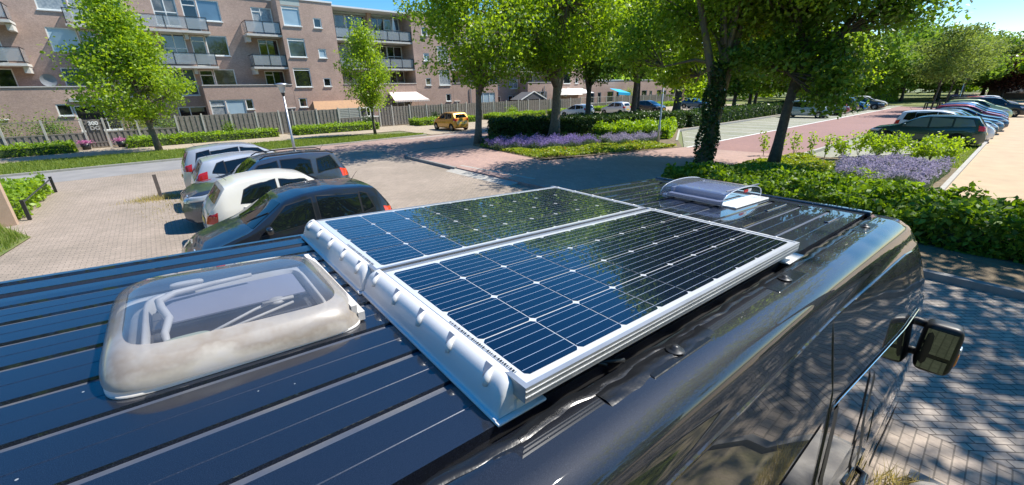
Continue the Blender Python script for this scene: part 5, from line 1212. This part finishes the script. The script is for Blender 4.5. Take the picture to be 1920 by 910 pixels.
car('mid blue hatchback just beyond the red one', 'fiesta', P_blue, 46.8, 2.1, -90, G4, detail=1)
car('silver hatchback in the middle of the right row', 'fiesta', P_lblue, 49.5, 2.1, -90, G4, detail=1)
car('pale lime yellow hatchback in the right row', 'mpv', P_yel, 52.3, 2.0, -90, G4, detail=1)
car('black SUV at the right edge, standing out of the right row', 'suv', P_black, 57.2, 1.2, -90, G4, detail=1)
car('dark estate car near the far end of the right row', 'wagon', P_bronze, 61.5, 2.4, -90, G4, detail=1)
car('dark red car at the far end of the right row', 'hatch', P_red, 64.5, 2.2, -90, G4, detail=1)
car('white car at the far end of the right row', 'hatch', P_white, 67.3, 1.5, -90, G4, detail=1)

# ------------------------------------------------------------------ street furniture
def lamp(label, x, y, h, hr=.36):
    t = thing('street_lamp', label, 'street lamp', (x, y, 0)); b = MB(); b.tube([(0, 0, 0), (0, 0, 1.1), (0, 0, 1.15), (0, 0, h-.55)], [.075, .07, .05, .042], 12); obj('pole', b.vf, M['galv'], t, True)
    b = MB(); b.lathe([(.055, h-.58), (.075, h-.5), (.10, h-.42)], n=14); obj('neck', b.vf, M['darkm'] if h < 4 else M['galv'], t, True)
    b = MB(); b.lathe([(.10, h-.42), (.17, h-.16), (.24, h-.05)], n=18); obj('lamp_glass', b.vf, mat('lamp_acrylic', (.55, .57, .58), .25, coat=1), t, True)
    b = MB(); b.lathe([(hr*.6, h-.055), (hr*.80, h-.05), (hr*.82, h-.02), (hr*.3, h+.03), (.01, h+.04)], n=20); obj('lamp_cap', b.vf, M['galv'], t, True); return t
lamp('short grey street lamp with funnel head behind the parked SUV', 5.47, 24.4, 3.72, .42)
lamp('tall grey street lamp with funnel head at the planting bed', 21.96, 12.86, 5.0, .32)
lamp('small distant street lamp between the trees on the far right', 84, 5.2, 6.5, .36)
t = thing('bollard', 'dark wooden bollard standing in a tuft of weeds in the courtyard', 'bollard', (-.36, 17.94, 0)); b = MB(); b.box(-.05, .05, -.035, .035, 0, .80); b.box(-.05, .05, -.035, .035, .80, .805); obj('post', b.vf, mat('dark_bollard_wood', (.10, .085, .075), .8, noise=(8, 5, (.16, .13, .11), .3, .7)), t)
t = thing('low_rail', 'black low metal rail on two posts edging the shrub bed at left', 'rail', (-3.3, 19.8, 0))
for yy in (-2.4, 2.4): b = MB(); b.box(-.04, .04, yy-.04, yy+.04, 0, .58); obj('post', b.vf, M['darkm'], t)
b = MB(); b.bar((0, -2.4, .50), (0, 2.4, .50), .03, .03); obj('rail', b.vf, M['darkm'], t)
b = MB(); b.box(-4.6, 0, 0, .25, 0, 1.7); o = obj('tan_wall', b.vf, M['tanwall']); o.location = (-3.47, 16.9, 0); tag(o, 'end of a tan rendered wall at the left edge of the picture', 'wall')
for i, (x, y, lb) in enumerate(((33.4, 5.3, 'black tubular tree guard nearest in the red lane row'), (43.5, 5.2, 'black tubular tree guard, second along the right bays'), (55, 5.2, 'black tubular tree guard farthest along the right bays'))):
    x = (57.3, 66.0, 79.0)[i]; t = thing('tree_guard', lb, 'tree guard', (x, y-.2, 0), R(90) if False else 0, 'tree guards beside the right bays')
    for k, (dx, dy) in enumerate(((-.8, -.5), (.8, -.5), (.8, .5), (-.8, .5))): b = MB(); b.box(dx-.05, dx+.05, dy-.05, dy+.05, 0, 1.1); obj('post', b.vf, M['darkm'], t)
    b = MB(); b.bar((-.8, -.5, 1.1), (.8, -.5, 1.1), .07, .07); b.bar((-.8, .5, 1.1), (.8, .5, 1.1), .07, .07); b.bar((.8, -.5, 1.1), (.8, .5, 1.1), .07, .068); b.bar((-.8, -.5, 1.1), (-.8, .5, 1.1), .07, .068); obj('top_rail', b.vf, M['darkm'], t)

# ------------------------------------------------------------------ trees
crown_tree('street_tree', 'young bright green tree with grey trunk before the fence at left', (-.04, 35.2, 0), 9.2, .16, (1.8, 9.6, 2.75, 2.6, -.35, 0), M['leaf_bright'], 17000, .20, M['bark'], shape='cone', seed=3, ncl=125, lean=(.01, 0))
crown_tree('street_tree', 'slender bright green young tree between the two low hedges', (13.67, 33.3, 0), 7.6, .10, (2.0, 8.2, 1.95, 1.8, 0, 0), M['leaf_bright'], 8500, .18, M['barkd'], shape='cone', seed=5, ncl=95)
crown_tree('street_tree', 'spreading maple with brown trunk at the left tip of the planting bed', (15.18, 21.18, 0), 10, .22, (3.3, 10.2, 4.0, 3.5, .5, -.5), M['leaf_mid'], 19000, .21, M['bark'], seed=8, fork=((2.2, .3, .34), (-1.8, .5, .42)), ncl=120)
crown_tree('street_tree', 'thick-trunked maple standing in the lavender bed', (20.63, 19.9, 0), 11, .36, (3.9, 11.2, 4.5, 4.3, 1.2, -.2), M['leaf_mid'], 26000, .22, M['bark'], seed=9, fork=((2.6, .6, .3), (-2.4, .3, .36)), ncl=150)
crown_tree('street_tree', 'dark forked tree in the hedge, right of the thick-trunked maple', (29.9, 24.6, 0), 12, .26, (3.8, 12.5, 4.6, 4.4, 0, 0), M['leaf_dark'], 24000, .26, M['barkd'], seed=12, fork=((1.8, .2, .3), (-1.8, .2, .28)), ncl=150)
crown_tree('street_tree', 'ivy-clad trunk in the hedge left of the tall street lamp', (33.5, 22.4, 0), 13, .30, (4.2, 13.5, 4.8, 4.6, 0, 0), M['leaf_mid'], 24000, .27, M['barkd'], seed=14, ncl=150)
crown_tree('street_tree', 'slim dark trunk just left of the tall street lamp', (39.5, 26, 0), 12, .24, (4.4, 12.5, 4.2, 4.2, 0, 0), M['leaf_dark'], 20000, .28, M['barkd'], seed=15, ncl=130)
crown_tree('street_tree', 'broad dark tree right of the tall street lamp, leaning to the right', (42.1, 22.98, 0), 13, .42, (4.0, 13.5, 5.4, 5.0, 1.2, 0), M['leaf_dark'], 24000, .28, M['barkd'], seed=16, lean=(.04, 0), ncl=150)
crown_tree('street_tree', 'ivy-wrapped forked tree at the near end of the red lane', (17.07, 7.83, 0), 11, .27, (4.4, 11.2, 3.9, 3.5, 1.2, -.2), M['leaf_mid'], 42000, .18, M['barklichen'], seed=21, fork=((1.4, -.5, .22), (-1.0, 1.2, .24), (1.8, 1.2, .35)), ncl=230, trunk_n=14, lean=(.03, -.01),
           low=((1.5, 2.2, 4.2, 1.0, 8), (-1.8, 2.4, 4.6, .9, 8), (3.0, 3.4, 4.4, 1.2, 10)))
crown_tree('street_tree', 'dark leaning tree with hanging branch over the red lane', (18.13, 5.59, 0), 11, .19, (5.0, 10.8, 4.0, 3.2, .9, .1), M['leaf_dark'], 44000, .18, M['barkd'], seed=24, lean=(.055, -.045), ncl=230, trunk_n=14, fork=((3.0, -2.4, .30),),
           low=((.25, -1.35, 3.3, .34, 8), (.25, -1.35, 2.45, .2, 4), (1.0, -.8, 4.3, .6, 8), (3.0, -2.4, 5.6, .7, 8), (1.8, -1.9, 5.0, .6, 8), (-.6, 1.0, 4.1, .7, 10), (.6, .4, 4.6, .8, 10)))
crown_tree('street_tree', 'large tree behind and to the right of the van, overhanging the brick road', (12.6, -4.6, 0), 12, .28, (6.4, 12.5, 4.9, 4.2, .2, .2), M['leaf_mid'], 4600, .25, M['bark'], seed=31, ncl=27)
crown_tree('street_tree', 'tree standing beside the lavender bed outside the right edge', (16.5, -6.0, 0), 12, .28, (7.2, 13.5, 4.2, 3.6, 0, 0), M['leaf_mid'], 3600, .25, M['bark'], seed=33, ncl=24)
# ivy on the forked tree trunk
iv = []
for k in range(4200):
    z = RNG.random()**.8*3.9; a = RNG.random()*6.283; r = .27+.10*RNG.random()+.10*math.exp(-z*1.3)+.07*math.sin(z*4+a*2)
    iv.append((r*math.cos(a)+.42*z/14*.6+.02*z, r*math.sin(a)-.01*z, z+.05))
o = obj('ivy', leaf_quads(np.array(iv), .12*RNG.uniform(.6, 1.3, 4200), .1), M['ivy']); o.location = (17.07, 7.83, 0); tag(o, 'dark ivy climbing the lower trunk of the forked tree', 'ivy')
# row of further trees along the bays and the street
far = [(50, 20.5, 11, 4.4, 'leaf_dark', 'dark tree behind the left bays, beyond the leaning tree'), (57, 21.5, 11, 4.2, 'leaf_mid', 'mid green tree in the hedge behind the navy car'), (58, 17.0, 9, 3.6, 'leaf_mid', 'leafy tree just behind the left bays'), (66, 18.5, 10, 4.0, 'leaf_yel', 'yellow-green tree behind the bright blue car'),
       (75, 17.2, 9.4, 4.2, 'leaf_bright', 'light green tree above the white parked car'), (71, 26, 12, 5, 'leaf_dark', 'dark tall tree on the street side far behind the left bays'), (84, 15.5, 10.2, 5.0, 'leaf_far', 'tall green tree left of the slender far trees'), (92, 21, 11.5, 5.4, 'leaf_mid', 'big green tree far behind the lawn'),
       (93, 12.2, 9.8, 5.0, 'leaf_far', 'broad green tree in the middle of the far row'), (104, 14.5, 12.2, 6.0, 'leaf_dark', 'darker tall tree showing above the far row'), (99, 8.5, 9.6, 5.0, 'leaf_far', 'light crown in the far row above the tree guards'), (112, 10.0, 11.5, 6.5, 'leaf_olive', 'pale feathery tree top in the far row'),
       (118, 4.5, 10.0, 6.0, 'leaf_dark', 'dark tree near the right end of the far row'), (108, 1.5, 8.0, 4.5, 'leaf_olive', 'drooping olive tree near the right end'), (122, -1.0, 10.8, 6.5, 'leaf_far', 'broad tree at the right edge of the picture'), (98, -3.4, 8.8, 3.8, 'leaf_mid', 'round green tree at the right edge behind the sand path'),
       (140, 22, 13, 8, 'leaf_far', 'distant tree left of the far row'), (135, 9, 11.5, 7, 'leaf_mid', 'distant tree closing the far end of the lane'), (145, 0, 11.5, 7, 'leaf_far', 'distant tree behind the dark house at right')]
for i, (x, y, h, r_c, lm, lb) in enumerate(far):
    n_ = 13000 if x < 80 else 10000
    crown_tree('tree', lb, (x, y, 0), h, .22 if x < 100 else .3, (2.4 if x < 80 else 2.0, h, r_c, r_c*.95, 0, 0), M[lm], n_, .34 if x < 80 else .5, M['barkd'], seed=40+i, group='trees along and beyond the car park', ncl=75, trunk_n=7)
for i, (x, y, lb) in enumerate(((57.35, 5.07, 'thin young tree standing in the nearer tree guard'), (66, 4.9, 'thin young tree just beyond the first one in the right bays'), (78, 4.6, 'thin young tree at the far end of the right bays'))):
    crown_tree('young_tree', lb, (x, y+.1, 0), 7.2, .08, (2.9, 7.7, 2.3, 2.2, 0, 0), M['leaf_olive'], 4200, .26, M['barkd'], seed=70+i, ncl=45, group='staked young trees beside the right bays', trunk_n=6)
crown_tree('tree', 'dark copper-leaved tree before the dark roofed house', (103, 1.8, 0), 6.2, .2, (1.5, 6.2, 2.6, 2.4, 0, 0), M['leaf_red'], 2600, .4, M['barkd'], seed=77, ncl=40, trunk_n=6)
hs = thing('far_house', 'low dark house with grey roof at the right edge in the distance', 'building', (112, -3.5, 0)); b = MB(); b.box(-6, 6, -7, 7, 0, 2.7); obj('wall', b.vf, mat('dark_brown_brick', (.10, .07, .055), .9, noise=(2, 5, (.14, .10, .08), .3, .7)), hs)
b = MB(); b.prism([(-6.6, -7.6), (6.6, -7.6), (6.6, 7.6), (-6.6, 7.6)], 2.7, 2.95); b.quad((-6.6, -7.6, 2.95), (-6.6, 7.6, 2.95), (0, 6, 5.2), (0, -6, 5.2)); b.quad((6.6, 7.6, 2.95), (6.6, -7.6, 2.95), (0, -6, 5.2), (0, 6, 5.2)); b.quad((-6.6, 7.6, 2.95), (6.6, 7.6, 2.95), (0, 6, 5.2)); obj('roof', b.vf, mat('grey_tiles', (.24, .22, .20), .8), hs)
b = MB(); b.box(-6.06, -5.98, -3, 0, .9, 2.1); b.box(-6.06, -5.98, 2, 5, .9, 2.1); obj('window', b.vf, M['windark'], hs)

# ------------------------------------------------------------------ hedges, shrubs, beds
hedge('beech_hedge', 'big-leaved green hedge right in front of the parked van', [(10.9, -6), (13.3, -6), (13.6, 1.0), (13.3, 6.2), (12.6, 7.0), (11.9, 6.6), (11.1, 2)], 0.05, .68, M['hedge'], 760, .13, 'hedge', None, .16, (.02, .03, .01))
hedge('dark_hedge', 'dark clipped hedge between the street and the lavender bed', [(17.7, 22.5), (21.5, 19.6), (26, 17.6), (30, 16.2), (32, 16.4), (31, 20), (25, 22.0), (18.6, 24.6)], .1, 1.25, M['hedge_dk'], 260, .16, 'hedge', None, .08)
hedge('dark_hedge', 'long dark hedge behind the left parking bays', [(32.1, 16.1), (78, 16.1), (78, 18.3), (32.1, 18.6)], .1, 1.15, M['hedge_dk'], 90, .24, 'hedge', None, .08)
hedge('light_shrubs', 'light green shrubs before the dark hedge, left of the tall lamp', [(21.8, 15.2), (24.0, 13.3), (29.3, 15.8), (26.5, 17.2), (22.3, 18.0)], .1, .85, M['hedge_low'], 220, .17, 'shrub', None, .16, (.03, .05, .012))
hedge('shrub_bed', 'bright green shrub bed behind the low black rail at left', [(-12, 17.4), (-3.45, 17.4), (-3.4, 22.2), (-12, 22.4)], .02, .62, M['hedge_low'], 190, .14, 'shrub bed', None, .08, (.03, .05, .012))
hedge('far_shrubs', 'band of light green shrubs on the far lawn', [(80, 14.5), (92, 12.5), (93, 15.5), (82, 17)], .1, 1.6, M['leaf_bright'], 30, .45, 'shrub')
def stuff(name, vf, m, loc=(0, 0, 0), fm=None, kind='stuff'):
    o = obj(name, vf, m, fm=fm); o['kind'] = kind; return o
def cover(name, poly, n, leaf, m, z=.10, h=.22):
    q = scatter(poly, n); zz = z+h*(.25+.75*RNG.random(len(q)))*(.6+.4*np.sin(q[:, 0]*1.9)*np.cos(q[:, 1]*2.3)); return stuff(name, leaf_quads(np.column_stack([q, zz]), leaf*RNG.uniform(.6, 1.3, len(q)), .8), m)
cover('ground_cover', [(13.5, 13.9), (21.0, 11.2), (21.8, 13.3), (19, 14.6), (15.6, 16.2), (14.2, 19.8)], 12000, .13, M['bedleaf'])
cover('ground_cover', [(14.3, 19.5), (15, 16.8), (24, 15), (22, 19), (18, 23), (16, 22)], 7000, .16, M['hedge_dk'], .1, .35)
cover('ground_cover', [(13.4, 7.3), (15, 7.4), (21.8, 5.5), (19, 3.6), (14.8, 3.0), (13.4, 4.0)], 16000, .12, M['bedleaf'], .1, .26)
cover('ground_cover', [(13.2, .9), (14.2, 1.2), (18, 1.2), (18, 3.8), (13.4, 4.5)], 7000, .12, M['hedge_low'], .1, .4)
def lavender(name, poly, n, h, m_, z=.10):
    q = scatter(poly, n); cl = .72+.28*np.sin(q[:, 0]*4.1+1)*np.sin(q[:, 1]*4.7); hh = h*cl*RNG.uniform(.7, 1.1, len(q)); v1, f1 = blades(q, z, hh*.92, .012, .25)
    tips = v1.reshape(-1, 3, 3)[:, 2]; ti = tips[RNG.random(len(tips)) < .68]
    ti = np.repeat(ti, 2, 0)+RNG.normal(0, 1, (len(ti)*2, 3))*np.array([.015, .015, .05]); v2, f2 = leaf_quads(ti, .075, .0, .45)
    low_ = np.column_stack([q, z+hh*.45]); v3, f3 = leaf_quads(low_, .10, .2, .4)
    v1q = v1.reshape(-1, 3, 3); v1q = np.concatenate([v1q, v1q[:, 2:3]+.001], 1).reshape(-1, 3); f1q = np.arange(len(v1q)).reshape(-1, 4)
    V = np.concatenate([v1q, v3, v2]); F = np.concatenate([f1q, f3+len(v1q), f2+len(v1q)+len(v3)]); fm = [0]*(len(f1q)+len(f3))+[1]*len(f2)
    return stuff(name, (V, F), [M['lavg'], m_], fm=fm)
lavender('lavender', [(14.1, 19.2), (13.9, 17.4), (16.0, 15.4), (19.4, 14.9), (19.0, 17.2), (16.4, 18.6)], 7500, .62, M['lavp'])
lavender('lavender', [(19.8, 15.4), (19.7, 13.9), (22.4, 13.0), (24.2, 14.2), (22.6, 15.9)], 4200, .55, M['lavpale'])
lavender('lavender', [(16.6, 3.3), (16.8, 1.1), (21.0, .9), (21.4, 2.7), (19.4, 3.8)], 7500, .52, M['lavpale'])
lavender('lavender', [(92, 6.5), (104, 8.0), (104, 4.5), (94, 4.2)], 2600, 1.0, M['lavp'])
# leggy young shrubs in the near bed (light green), each one a plant
k = 0
sap = [(21.2, 9.2-.0, 1.15), (20.9, 6.9, 1.0), (21.3, 6.4, 1.05), (21.5, 5.9, 1.0), (21.6, 5.3, 1.05), (21.8, 4.8, .95), (22.0, 4.2, .95), (23.6, 4.0, 1.0), (24.3, 3.5, .9), (23.6, 2.8, 1.0), (24.2, 2.2, .95), (23.6, 1.7, .95), (24.4, 1.3, .9), (23.2, 3.3, .85), (23.0, 2.1, .8), (22.9, 1.3, .75)]
names = ['tall thin sapling beside the dark leaning trunk', 'second thin sapling right of the dark leaning trunk', 'third thin sapling right of the dark leaning trunk', 'fourth thin sapling right of the dark leaning trunk', 'fifth thin sapling right of the dark leaning trunk', 'sixth thin sapling at the end of the red lane edge', 'leafy sapling left of the dark green car', 'bush before the nose of the dark green car', 'bush against the front wheel of the dark green car', 'bush before the middle of the dark green car', 'bush before the rear door of the dark green car', 'bush before the rear wheel of the dark green car', 'bush at the tail of the dark green car', 'small bush behind the lavender, left', 'small bush behind the lavender, middle', 'small bush behind the lavender, right']
for i, (x, y, h) in enumerate(sap[1:]):
    t = thing('sapling', names[i], 'sapling', (x, y, .09), 0, 'young shrubs between bed and car park')
    b = MB(); ns = 2 if i < 5 else 5; C_ = []
    for s_ in range(ns):
        a = RNG.random()*6.28; r = .10 if i < 5 else .38; p = [(0, 0, 0), (r*.5*math.cos(a), r*.5*math.sin(a), h*.5), (r*math.cos(a), r*math.sin(a), h*RNG.uniform(.8, 1.05))]; b.tube(p, [.012, .009, .004], 4)
        for u in np.linspace(.25, 1, 26 if i < 5 else 34): C_.append(np.array(p[1])*(1-abs(2*u-1))*1.0*(1 if u < .5 else 1)+ (np.array(p[2])*max(0, 2*u-1))+RNG.normal(0, 1, 3)*np.array([.08, .08, .04])*(1 if i < 5 else 1.6))
    C_ = np.array(C_); C_ = np.concatenate([C_, C_+RNG.normal(0, .05, C_.shape)]); obj('stems', b.vf, M['bark'], t); obj('foliage', leaf_quads(C_, .12, .5), M['leaf_bright'], t)
# grass
q = scatter([(-9, 29.2), (1, 29.1), (10, 29.0), (15.8, 29.6), (16.5, 30.4), (15.7, 31.5), (10, 34.2), (-9, 34.8)], 42000)
v, f = blades(q, .03, RNG.uniform(.05, .15, len(q)), .022, .8); stuff('grass', (v, f), M['grass'])
q = scatter([(-8, 10.5), (-3.35, 13), (-3.0, 15), (-3.7, 16.6), (-8, 16.7)], 9000); v, f = blades(q, .02, RNG.uniform(.08, .28, len(q)), .010, .9); stuff('grass', (v, f), M['grass'])
q = scatter([(2.3, -1.2), (4.02, -1.2), (4.04, -.02), (3.2, -.05), (2.3, -.3)], 3600); v, f = blades(q, .03, RNG.uniform(.05, .20, len(q)), .005, 1.1); stuff('dry_grass', (v, f), M['drygrass'])
q = scatter([(-5, -4), (3.2, -4), (3.1, -1.0), (2.5, -.8), (-5, -.7)], 22000); v, f = blades(q, .03, RNG.uniform(.04, .12, len(q)), .010, .9); stuff('grass', (v, f), M['grass'])
q = np.array([-.36, 17.94])+RNG.normal(0, 1, (700, 2))*np.array([.42, .22]); v, f = blades(q, 0, RNG.uniform(.04, .18, len(q)), .010, .9); stuff('weeds', (v, f), M['drygrass'])
q = scatter([(19.4, .85), (24, .72), (31.6, .62), (31.6, 1.2), (22.5, 1.6)], 2500); v, f = blades(q, .02, RNG.uniform(.04, .12, len(q)), .012, .8); stuff('grass', (v, f), M['grass'])
q = RNG.normal(0, 1, (900, 2))*np.array([.5, 1.2])+np.array([.2, 16.5]); v, f = blades(q, 0, RNG.uniform(.02, .08, len(q)), .008, .9); stuff('weeds', (v, f), M['drygrass'])
st = obj('boulder', rbox((0, 0, 0), (.9, .5, .34), .75, 10, 12), mat('grey_stone', (.30, .28, .25), .9, noise=(5, 8, (.22, .20, .18), .3, .7), bump=(12, .6, .02)), None, True); st.location = (3.55, -.42, .12); tag(st, 'grey boulder in dry grass beside the side of the van', 'boulder')

# distant woodland closing the view
wq = []
for x, y in [(150, 60), (160, 40), (165, 25), (168, 10), (165, -5), (160, -20), (130, 62), (112, 66), (95, 64), (88, 48), (100, 38), (118, 34), (135, 30)]:
    for k in range(26):
        c_ = np.array([x, y, 4.2])+RNG.normal(0, 1, 3)*np.array([6, 6, 2.0]); dv = RNG.normal(0, 1, (190, 3)); dv /= np.linalg.norm(dv, axis=1)[:, None]; wq.append(c_+dv*RNG.random((190, 1))**.4*np.array([2.8, 2.8, 1.7]))
wq = np.concatenate(wq); wq = wq[wq[:, 2] > .2]
stuff('distant_woodland', leaf_quads(wq, .85*RNG.uniform(.6, 1.3, len(wq)), .5), M['leaf_mid'])

# unseen tree foliage added behind the camera to darken reflections
wq = []
for x, y in [(-26, -6), (-28, 6), (-24, -16), (-12, -24), (0, -25), (12, -26), (24, -27), (-30, 16)]:
    for k in range(34):
        c_ = np.array([x, y, 6.0])+RNG.normal(0, 1, 3)*np.array([4, 2.6, 2.6]); dv = RNG.normal(0, 1, (130, 3)); dv /= np.linalg.norm(dv, axis=1)[:, None]; wq.append(c_+dv*RNG.random((130, 1))**.4*np.array([1.9, 1.9, 1.2]))
wq = np.concatenate(wq); wq = wq[wq[:, 2] > .2]
stuff('unseen_tree_belt', leaf_quads(wq, .6*RNG.uniform(.6, 1.3, len(wq)), .5), M['leaf_dark'])

# unseen tree row added closer in to block bright horizon in the van's paint
wq = []
for x, y in [(-12, -14), (-5, -15), (2, -14.5), (8, -16), (-18, -10)]:
    for k in range(30):
        c_ = np.array([x, y, 7.0])+RNG.normal(0, 1, 3)*np.array([2.6, 1.8, 2.3]); dv = RNG.normal(0, 1, (120, 3)); dv /= np.linalg.norm(dv, axis=1)[:, None]; wq.append(c_+dv*RNG.random((120, 1))**.4*np.array([1.5, 1.5, 1.0]))
wq = np.concatenate(wq); wq = wq[wq[:, 2] > 2]
stuff('unseen_tree_mass', leaf_quads(wq, .5*RNG.uniform(.6, 1.3, len(wq)), .5), M['leaf_dark'])
b = MB(); b.box(-.45, .45, -.12, .12, 0, .006); o = obj('drain_grate', b.vf, M['darkm']); o.location = (9.0, 27.6, .008); tag(o, 'dark iron drain grate in the street near the grass verge', 'drain grate')
for i, (x, y, lb) in enumerate(((13.5, 24.5, 'round iron manhole cover in the street by the maple'),)):
    b = MB(); b.lathe([(.30, 0), (.30, .006), (.01, .006)], n=20); o = obj('manhole_cover', b.vf, M['darkm']); o.location = (x, y, .006); tag(o, lb, 'manhole cover')
